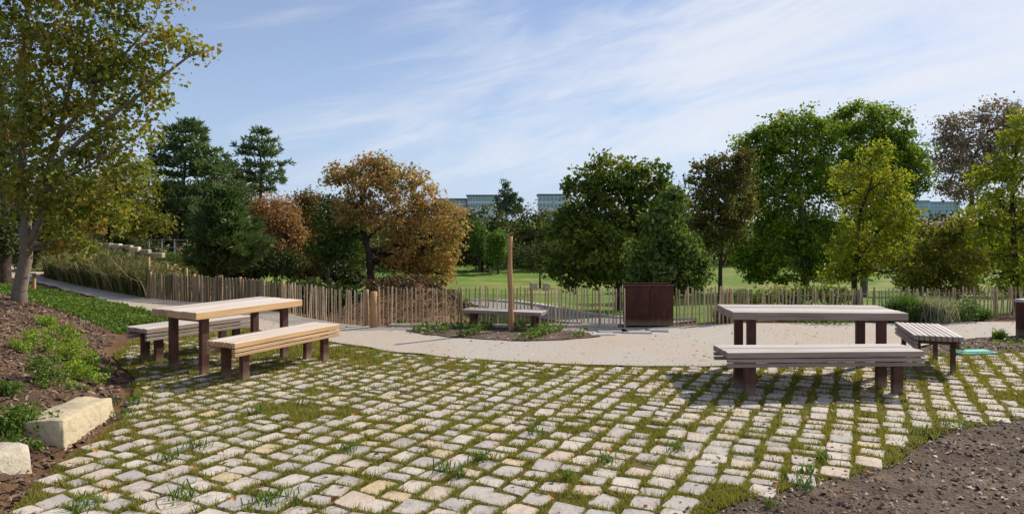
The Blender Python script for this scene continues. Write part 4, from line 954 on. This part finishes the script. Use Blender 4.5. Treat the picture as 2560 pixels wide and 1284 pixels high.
tree('broadleaf_tree', 'dark spreading tree with yellow leaf tips under the larger pine', 390, 46, [(390, 560), (392, 500)], .2, [(400, 530, 55, 60), (450, 560, 60, 55), (380, 585, 40, 30), (520, 540, 80, 90), (570, 470, 60, 70)], LM['dark'], M['bark_dark'], 260, 60, .8, .2, 44, .1)
# pines
conifer('pine_tree', 'tall broad dark pine with long bare trunk on the slope behind the old fence', 428, 38, (478, 302), [(300, 470, 488), (330, 405, 515), (370, 385, 545), (410, 375, 575), (460, 368, 610), (520, 370, 620), (575, 375, 600)], LM['pine'], M['bark_dark'], .17, 51, 12, 7, 26, .40, .0, w=.12, jit=.4, gapf=.8)
conifer('pine_tree', 'smaller lone pine with open layered crown against the sky', 645, 42, (655, 322), [(322, 648, 662), (350, 615, 690), (385, 575, 715), (420, 600, 728), (455, 590, 748), (490, 630, 690)], LM['pine'], M['bark_dark'], .16, 52, 8, 6, 22, .38, -.04, w=.12, jit=.45, gapf=.9)
conifer('yew_tree', 'bushy deep green conifer with upswept boughs just behind the old fence', 545, 22, (560, 475), [(480, 545, 580), (530, 515, 605), (590, 480, 640), (650, 462, 690), (700, 455, 700)], LM['yew'], M['bark_dark'], .10, 53, 18, 8, 24, .30, 0, w=.07, asc=.62, along=.75, jit=.55, gapf=.55)
# autumn shrubs and trees left of the chestnut
tree('rusty_tree', 'small rust orange tree beside the lone pine trunk', 690, 36, [(690, 640), (692, 580)], .09, [(690, 530, 55, 45), (720, 600, 45, 60), (650, 560, 40, 60), (640, 640, 40, 40)], LM['rustbrown'], M['bark_dark'], 150, 55, .55, .15, 61, .2)
tree('bronze_tree', 'bronze brown tree between the lone pine and the orange chestnut', 770, 38, [(770, 640), (772, 560)], .1, [(775, 530, 45, 45), (790, 600, 55, 70), (745, 610, 40, 60), (770, 500, 30, 22)], LM['reddish'], M['bark_dark'], 170, 55, .6, .16, 62, .15)
tree('green_tree', 'olive green bushy tree touching the left side of the orange chestnut', 860, 34, [(860, 650), (858, 580)], .1, [(850, 560, 55, 70), (840, 640, 60, 50), (880, 620, 45, 60)], LM['bigleaf'], M['bark_dark'], 190, 55, .6, .15, 63, .12, tone_shift=-.15)
tree('low_shrub', 'low dark green shrubs at the foot of the rust orange tree', 660, 29, [(660, 670)], .05, [(650, 665, 50, 28), (720, 660, 50, 28), (600, 670, 40, 25)], LM['dark'], M['bark_dark'], 90, 45, .45, .13, 64, .1, cat='shrub')
tree('horse_chestnut', 'broad orange brown horse chestnut behind the spaced fences', 925, 33, [(928, 690), (920, 620), (905, 560), (900, 500), (930, 440)], .2,
     [(930, 440, 75, 50), (870, 450, 55, 45), (1000, 460, 60, 50), (1060, 475, 40, 40), (900, 520, 80, 50), (990, 540, 90, 60), (1090, 545, 70, 50), (1140, 575, 32, 30), (1005, 620, 62, 45), (1065, 630, 78, 50), (1110, 620, 45, 40), (1085, 680, 48, 34), (1015, 680, 45, 26), (838, 440, 25, 20), (940, 405, 40, 20), (1110, 690, 22, 24)],
     LM['chestnut'], M['bark_dark'], 420, 46, .5, .16, 65, .28, .4, .3, .5, .6, None, [(.09, [(915, 600), (960, 560), (1020, 530), (1080, 520)]), (.07, [(905, 560), (880, 500), (865, 450)])], shell=.45)
tree('far_lime', 'bushy green trees between chestnut foot and lawn edge', 985, 60, [(985, 660)], .12, [(985, 640, 60, 35), (940, 650, 40, 30)], LM['far'], M['bark_dark'], 70, 40, .9, .25, 66, .1)
for k, (px, d, lobes, mt, lab) in enumerate((
    (585, 30, [(560, 680, 50, 22), (620, 668, 40, 28)], 'dark', 'dark low shrub just above the old fence between yew and rust orange tree'),
    (820, 17.5, [(740, 740, 60, 26), (800, 748, 60, 26), (860, 760, 60, 28), (915, 770, 40, 30)], 'dark', 'dark hedge-like shrub close behind the pale spaced fence'),
    (770, 36, [(740, 668, 50, 26), (810, 672, 60, 24)], 'reddish', 'brown low shrub under the bronze tree'),
    (890, 30, [(855, 692, 40, 22)], 'dark', 'dark low shrub at the foot of the orange chestnut'),
    (720, 52, [(720, 545, 45, 40), (760, 560, 45, 50), (690, 600, 60, 60), (640, 600, 60, 70)], 'far', 'dark green tree filling the gap behind the rust orange tree'),
    (560, 50, [(600, 470, 50, 50), (560, 560, 70, 60), (620, 560, 60, 60)], 'olive', 'yellow tinged tree between the two pines'))):
    tree('understory_shrub' if d < 40 else 'background_tree', lab, px, d, [(px, 670)], .06, lobes, LM[mt], M['bark_dark'], 110, 55, .5, .14 if d < 40 else .22, 300 + k, .05, .1, cat='shrub' if d < 40 else 'tree')
for k, (px, d, lobes, mt, lab) in enumerate((
    (1715, 55, [(1710, 560, 50, 60), (1700, 630, 60, 40)], 'far', 'dark tree in the gap between the linden and the bronze tree'),
    (2290, 60, [(2290, 600, 50, 50), (2240, 630, 60, 40)], 'far', 'dark tree low behind the bright young tree'),
    (2560, 40, [(2500, 560, 70, 60), (2570, 600, 80, 80), (2450, 620, 60, 50)], 'olive', 'olive tree behind the yellow green tree at the right edge'),
    (1350, 75, [(1340, 640, 70, 32), (1420, 630, 60, 40)], 'far', 'dark bushes at the lawn edge behind the linden'))):
    tree('background_tree', lab, px, d, [(px, 660)], .12, lobes, LM[mt], M['bark_dark'], 110, 50, .9, .25, 320 + k, .05, .1)
# right centre
tree('linden_tree', 'dark green round crowned tree behind the steel box, large leaves against the sky', 1545, 21, [(1546, 740), (1548, 690), (1552, 620), (1555, 520)], .12,
     [(1530, 440, 70, 50), (1600, 450, 60, 50), (1470, 470, 55, 50), (1640, 500, 50, 50), (1540, 530, 90, 60), (1440, 550, 60, 60), (1620, 580, 60, 60), (1500, 620, 90, 60), (1410, 620, 50, 60), (1420, 685, 55, 35), (1540, 680, 80, 35), (1660, 560, 40, 50), (1480, 690, 60, 25)],
     LM['linden'], M['bark_dark'], 420, 44, .34, .135, 71, .25, .3, .3, .45, .7, None, [(.05, [(1548, 660), (1500, 600), (1450, 540)]), (.05, [(1550, 640), (1600, 560), (1640, 500)])], shell=.4)
tree('large_leaved_shrub', 'bright green large leaved shrub rising behind the steel box', 1660, 15.5, [(1660, 700), (1662, 620)], .04,
     [(1660, 560, 50, 60), (1630, 640, 60, 55), (1710, 640, 55, 50), (1680, 700, 70, 35), (1740, 690, 35, 35), (1600, 700, 35, 30), (1690, 500, 28, 32)], LM['bigleaf'], M['bark_dark'], 210, 36, .24, .125, 72, .2, .3, cat='shrub', aspect=.5)
tree('bronze_tree', 'slender dark forked tree with bronze leaves right of the steel box', 1800, 27, [(1800, 720), (1802, 660), (1808, 600), (1812, 540), (1815, 470)], .09,
     [(1810, 425, 60, 45), (1760, 445, 45, 40), (1840, 500, 50, 60), (1740, 600, 30, 40), (1850, 430, 45, 50), (1790, 510, 65, 50), (1745, 520, 35, 60), (1830, 560, 45, 50), (1780, 590, 50, 45), (1860, 390, 25, 20)], LM['bronzegreen'], M['bark_dark'], 270, 42, .38, .14, 73, .3, .35,
     stems=[(.05, [(1802, 670), (1825, 620), (1845, 560), (1850, 480)])])
tree('plane_tree', 'big green plane tree, the rounder left half of the twin crowns', 2010, 40, [(2012, 690), (2010, 600), (2000, 480), (1990, 400)], .24,
     [(1990, 320, 75, 45), (1885, 365, 50, 42), (1865, 490, 55, 75), (1870, 620, 55, 60), (1930, 350, 60, 45), (2050, 340, 60, 50), (1890, 420, 55, 55), (1980, 410, 90, 60), (1930, 500, 80, 60), (2040, 450, 80, 60), (1990, 560, 90, 60), (1900, 590, 60, 60), (2040, 600, 70, 60), (1960, 660, 100, 45), (1890, 670, 50, 40), (2050, 670, 50, 40)],
     LM['plane'], M['bark_grey'], 720, 52, .62, .2, 74, .25, .25, stems=[(.1, [(2012, 640), (2040, 560), (2060, 450)])], shell=.45)
tree('plane_tree', 'big green plane tree, the taller right half of the twin crowns', 2160, 42, [(2160, 690), (2165, 600), (2160, 480), (2165, 380)], .22,
     [(2150, 300, 70, 42), (2285, 430, 35, 55), (2235, 340, 50, 42), (2210, 320, 55, 50), (2100, 320, 40, 40), (2180, 390, 90, 60), (2250, 400, 50, 55), (2290, 400, 28, 45), (2270, 460, 42, 40), (2200, 480, 80, 60), (2120, 450, 60, 70), (2180, 580, 80, 60), (2120, 600, 60, 60), (2230, 560, 50, 60)],
     LM['plane'], M['bark_grey'], 620, 52, .62, .2, 75, .25, .25, shell=.45)
tree('young_tree', 'bright yellow green young tree in front of the twin plane trees', 2135, 23, [(2136, 690), (2140, 620), (2150, 540), (2180, 450)], .09,
     [(2180, 400, 40, 50), (2190, 470, 55, 45), (2140, 520, 55, 40), (2230, 530, 60, 45), (2170, 590, 80, 45), (2110, 610, 40, 40), (2250, 600, 45, 45), (2180, 660, 80, 40), (2090, 680, 40, 30), (2260, 680, 50, 40), (2200, 370, 30, 30), (2120, 440, 45, 40), (2240, 460, 45, 40), (2260, 550, 50, 40), (2130, 660, 60, 40)],
     LM['yellow'], M['bark_dark'], 360, 34, .32, .12, 76, .3, .4, stems=[(.04, [(2138, 660), (2180, 600), (2230, 540)]), (.03, [(2140, 680), (2110, 640), (2090, 600)])], shell=.35)
tree('dead_leaved_tree', 'grey brown withered tree at the right behind the yellowing trees', 2430, 46, [(2430, 640), (2430, 500), (2430, 400)], .25,
     [(2490, 300, 70, 45), (2400, 330, 50, 42), (2550, 310, 60, 50), (2370, 400, 45, 60), (2440, 400, 70, 60), (2520, 400, 70, 60), (2400, 470, 55, 40), (2350, 310, 20, 22)], LM['dead'], M['bark_dark'], 300, 48, .7, .2, 77, .3, .4)
tree('yellowing_tree', 'yellow green tree reaching out of the right edge above the bollard', 2540, 21, [(2540, 700), (2535, 600), (2530, 480), (2540, 380)], .1,
     [(2530, 370, 60, 45), (2570, 320, 50, 60), (2480, 430, 60, 45), (2560, 450, 70, 60), (2500, 520, 75, 50), (2580, 560, 60, 60), (2440, 560, 60, 50), (2520, 620, 80, 50), (2430, 640, 60, 45), (2490, 690, 80, 40), (2580, 680, 60, 50)], LM['yellow'], M['bark_dark'], 330, 36, .32, .115, 78, .3, .4, tone_shift=-.12)
tree('olive_shrub', 'loose olive shrub between the young tree and the tree at the right edge', 2350, 18, [(2350, 700), (2352, 650)], .04, [(2340, 600, 50, 45), (2390, 570, 40, 40), (2320, 660, 60, 45), (2400, 660, 60, 45), (2360, 710, 80, 30), (2290, 700, 40, 30)], LM['olive'], M['bark_dark'], 200, 32, .26, .105, 79, .3, .4, cat='shrub')
tree('undergrowth_shrub', 'dark shrub mass behind the leaning fence below the twin plane trees', 1960, 17, [(1960, 720)], .03, [(1900, 745, 60, 16), (1990, 738, 70, 18), (2080, 735, 60, 20)], LM['linden'], M['bark_dark'], 90, 34, .2, .09, 80, .1, cat='shrub')

# woods across the lawn
FG = 'trees along the far side of the lawn'
far = [(1030, 515, 60, 'dark rounded tree beyond the lawn, partly behind the orange chestnut', 'far'), (1105, 520, 60, 'tall dark tree beyond the lawn next to the chestnut edge', 'far'), (1160, 530, 45, 'dark narrow tree at the lawn edge, left of the small bright tree', 'far'),
       (1205, 512, 60, 'olive topped tree under the long glass building', 'far'), (1330, 520, 60, 'dark tree right of the upright pole top', 'far'), (1290, 545, 50, 'yellow tipped tree behind the upright pole', 'far'), (1395, 512, 62, 'broad olive tree under the second glass building', 'far'), (1450, 530, 60, 'dark tree beyond the lawn behind the linden', 'far')]
for k, (px, top, r, lab, mt) in enumerate(far):
    dd = 122 + 9 * (k % 3)
    tree('park_tree', lab, px, dd, [(px, 650), (px, 600)], .3, [(px, top - 5 + r * .8, r * .8, r * .8), (px, 610, r * .9, 40), (px - r * .5, top + r * 1.5, r * .7, r * .7), (px + r * .5, top + r * 1.6, r * .7, r * .7), (px, 640, r, 32)], LM[mt], M['bark_dark'], 110, 40, 1.9, .6, 200 + k, .1, .05, group=FG)
tree('park_tree', 'small bright green egg shaped tree at the lawn edge left of the upright pole', 1245, 112, [(1245, 650), (1245, 610)], .2, [(1245, 600, 22, 24), (1243, 630, 25, 28)], LM['farlight'], M['bark_dark'], 80, 40, 1.0, .4, 231, .05, .05, group=FG)
tree('park_tree', 'pale green upright tree just left of the egg shaped tree', 1198, 116, [(1198, 650), (1198, 610)], .2, [(1195, 575, 18, 25), (1200, 615, 24, 28)], LM['farlight'], M['bark_dark'], 70, 40, 1.0, .4, 232, .1, .05, group=FG, tone_shift=-.2)
tree('poplar_tree', 'blue green poplar rising above the woods between the two glass buildings', 1268, 170, [(1266, 560), (1264, 500)], .3, [(1261, 478, 11, 28), (1268, 500, 14, 26), (1282, 498, 10, 26), (1248, 506, 11, 24), (1297, 512, 9, 22), (1290, 525, 18, 20), (1262, 525, 26, 22), (1262, 462, 6, 14)], LM['poplar'], M['bark_dark'], 130, 40, .9, .5, 233, .1, .05, shell=.2)
# the rest of the woods: one mass
mass = []
for px in list(range(620, 2420, 52)) + list(range(2450, 2900, 60)) + list(range(-300, 560, 70)):
    dd = 135 + 25 * rng.random(); top = 535 + 25 * rng.random() - (20 if px < 700 else 0)
    P, O, tn, *_ = crown_points([(px, top + 45, 50, 45), (px + 25, 640, 60, 40)], dd, 46, 34, 2.2, int(px + 400), .1); mass.append((P, O, tn))
P = np.vstack([q[0] for q in mass]); O = np.vstack([q[1] for q in mass]); tn = np.concatenate([q[2] for q in mass])
leaves_at(P, .8 * (.7 + .6 * rng.random(len(P))), LM['far'], 'far_woods', np.clip(.5 * tn + .5 * rng.random(len(P)), 0, 1), 'stuff', .35, O * .6, .6)

# ------------------------------------------------------------------ planted slope on the left: stone wall, dark shrub, railing
M['wallstone'] = tone_mat('dry_wall_stone', [lin(176, 166, 146), lin(196, 186, 164), lin(158, 148, 130)], .9, 6, .6, True, .2, .02)
dw = 30.0; x0 = (195 - CX) / F * dw; x1 = (385 - CX) / F * dw; zb = T((x0 + x1) / 2, dw)
wl = tag(empty('stone_wall', (x0, dw, zb)), 'low pale dry stone wall on the planted slope above the ornamental grasses', 'wall')
s_ = 0.0
while s_ < x1 - x0:
    for row in range(2):
        w = .28 + .3 * rng.random(); xx = x0 + s_ + w / 2 + (.15 if row else 0)
        part('stone', (round(w, 1) + .0, .30, .22), (s_ + w / 2 + (.15 if row else 0), .03 * rng.normal(), T(xx, dw) - zb + .12 + .23 * row), M['wallstone'], wl, .03, (0, 0, rng.normal(0, .06)))
    s_ += .42
bush('spiky_shrub', 300, 34.5, .42, .75, 900, M['weed'], 'dark rounded spiky shrub above the dry stone wall', 'shrub', None, grassy=True, tone=.0)
for (px, d, r, h, mt, lab) in ((235, 33, .8, .7, 'lavender', 'grey green shrub left of the dark spiky shrub'), (270, 36, .9, .5, 'dry_leaf', 'orange brown low planting behind the dark spiky shrub'), (345, 35, .9, .6, 'lavender', 'soft grey shrub right of the dark spiky shrub'), (400, 33, .9, .5, 'cover', 'bright green planting by the metal railing'), (215, 31.5, .6, .4, 'sedum', 'lime green planting at the wall end behind the maple leaves')):
    bush('slope_shrub', px, d, r, h, 900, M[mt], lab, 'shrub', 'plants on the upper slope', s=.12)
bo = np.array((-17.6, 32.0))
rl = empty('metal_railing', (at(372, 600, 34)[0], 34, T(at(372, 600, 34)[0], 34))); tag(rl, 'thin grey metal railing on the slope beside the larger pine trunk', 'railing')
M['rail'] = tone_mat('galvanised_rail', [lin(140, 148, 150), lin(140, 148, 150)], .45)
for k in range(4): part('post', (.05, .05, 1.0), (k * .62, 0, .35), M['rail'], rl, .004)
for z in (.82, .45): part('rail', (1.95, .035, .04), (.93, 0.045, z), M['rail'], rl, .004)

# ------------------------------------------------------------------ boulders on the lawn, far buildings
for (px, py, lab) in ((1334, 713, 'grey boulder on the lawn edge above the slender fence, the more isolated one'), (1366, 714, 'grey boulder on the lawn beside the dark tree foliage')):
    dd = 60.0; x = (px - CX) / F * dd; z = T(x, dd); hh = HC - (py - 8 - HY) / F * dd - z; hh = max(.35, min(.9, hh))
    block('boulder', prism(x, dd, 20, .6, .5, z + hh, z + hh * .9, z - .2, .75), lab, M['greystone'], 'boulder', px)
M['facade'] = tone_mat('pale_facade', [lin(196, 204, 214), lin(196, 204, 214)], .7); M['slateroof'] = tone_mat('blue_grey_roof', [lin(92, 106, 126), lin(92, 106, 126)], .5); M['bglass'] = tone_mat('teal_glass', [lin(120, 148, 164), lin(120, 148, 164)], .15, None, .4, False, .6)  # bluish wall, roof and glass colours also stand in for distance haze
def building(label, pxl, pxr, pyt, pyb, d, floors, bays, mats=('facade', 'slateroof', 'bglass'), roof='flat', dep=14):
    a, b = at(pxl, pyt, d), at(pxr, pyb, d); w = b[0] - a[0]; zt, zv = a[2], b[2]; z0 = T((a[0] + b[0]) / 2, d) - 1
    root = tag(empty('building', ((a[0] + b[0]) / 2, d, z0)), label, 'building'); h = zt - z0
    part('wall', (w, dep, h), (0, dep / 2, h / 2), M[mats[0]], root, .02)
    if roof == 'flat': part('roof', (w + 1.2, dep + 1.2, 1.0), (0, dep / 2, h + .5), M[mats[1]], root, .1)
    else:
        m = MB(); e = .5; V = [(-w / 2 - e, -e, h), (w / 2 + e, -e, h), (w / 2 + e, dep + e, h), (-w / 2 - e, dep + e, h), (-w / 2 - e, dep / 2, h + dep * .3), (w / 2 + e, dep / 2, h + dep * .3)]
        m.add(V, [(0, 1, 5, 4), (2, 3, 4, 5), (3, 2, 1, 0)], [(1, 2, 5), (3, 0, 4)]); m.build('roof', M[mats[1]], root)
    fh = (zt - zv) / floors
    for f in range(floors):
        for k in range(bays):
            bw = w / bays; part('window', (bw * .68, .25, fh * .6), (-w / 2 + bw * (k + .5), -.06, zv - z0 + fh * (f + .52)), M[mats[2]], root, .02)
    return root
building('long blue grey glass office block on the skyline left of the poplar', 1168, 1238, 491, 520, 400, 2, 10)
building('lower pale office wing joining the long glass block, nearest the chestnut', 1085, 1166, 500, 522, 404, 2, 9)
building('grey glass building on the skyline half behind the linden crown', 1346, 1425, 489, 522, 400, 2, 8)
M['hpink'] = tone_mat('rose_render', [lin(196, 176, 168), lin(196, 176, 168)], .85); M['hwhite'] = tone_mat('white_render', [lin(214, 212, 208), lin(214, 212, 208)], .85); M['tile'] = tone_mat('tile_roof', [lin(128, 104, 98), lin(128, 104, 98)], .85); M['pane'] = tone_mat('dark_pane', [lin(56, 64, 74), lin(56, 64, 74)], .2)
building('rose rendered house glimpsed through the olive shrub', 2325, 2372, 572, 620, 150, 3, 3, ('hpink', 'tile', 'pane'), 'gable', 8)
building('white house glimpsed right of the rose rendered house', 2376, 2412, 566, 620, 156, 3, 3, ('hwhite', 'tile', 'pane'), 'gable', 8)
building('pale house low behind the young yellow green tree', 2285, 2322, 590, 630, 152, 2, 3, ('hwhite', 'tile', 'pane'), 'gable', 8)
M['hglass'] = tone_mat('hazy_pane', [lin(142, 164, 180), lin(142, 164, 180)], .3); M['hroof'] = tone_mat('hazy_roof', [lin(130, 146, 164), lin(130, 146, 164)], .7)  # distance haze put into these pale blue colours and the facade below
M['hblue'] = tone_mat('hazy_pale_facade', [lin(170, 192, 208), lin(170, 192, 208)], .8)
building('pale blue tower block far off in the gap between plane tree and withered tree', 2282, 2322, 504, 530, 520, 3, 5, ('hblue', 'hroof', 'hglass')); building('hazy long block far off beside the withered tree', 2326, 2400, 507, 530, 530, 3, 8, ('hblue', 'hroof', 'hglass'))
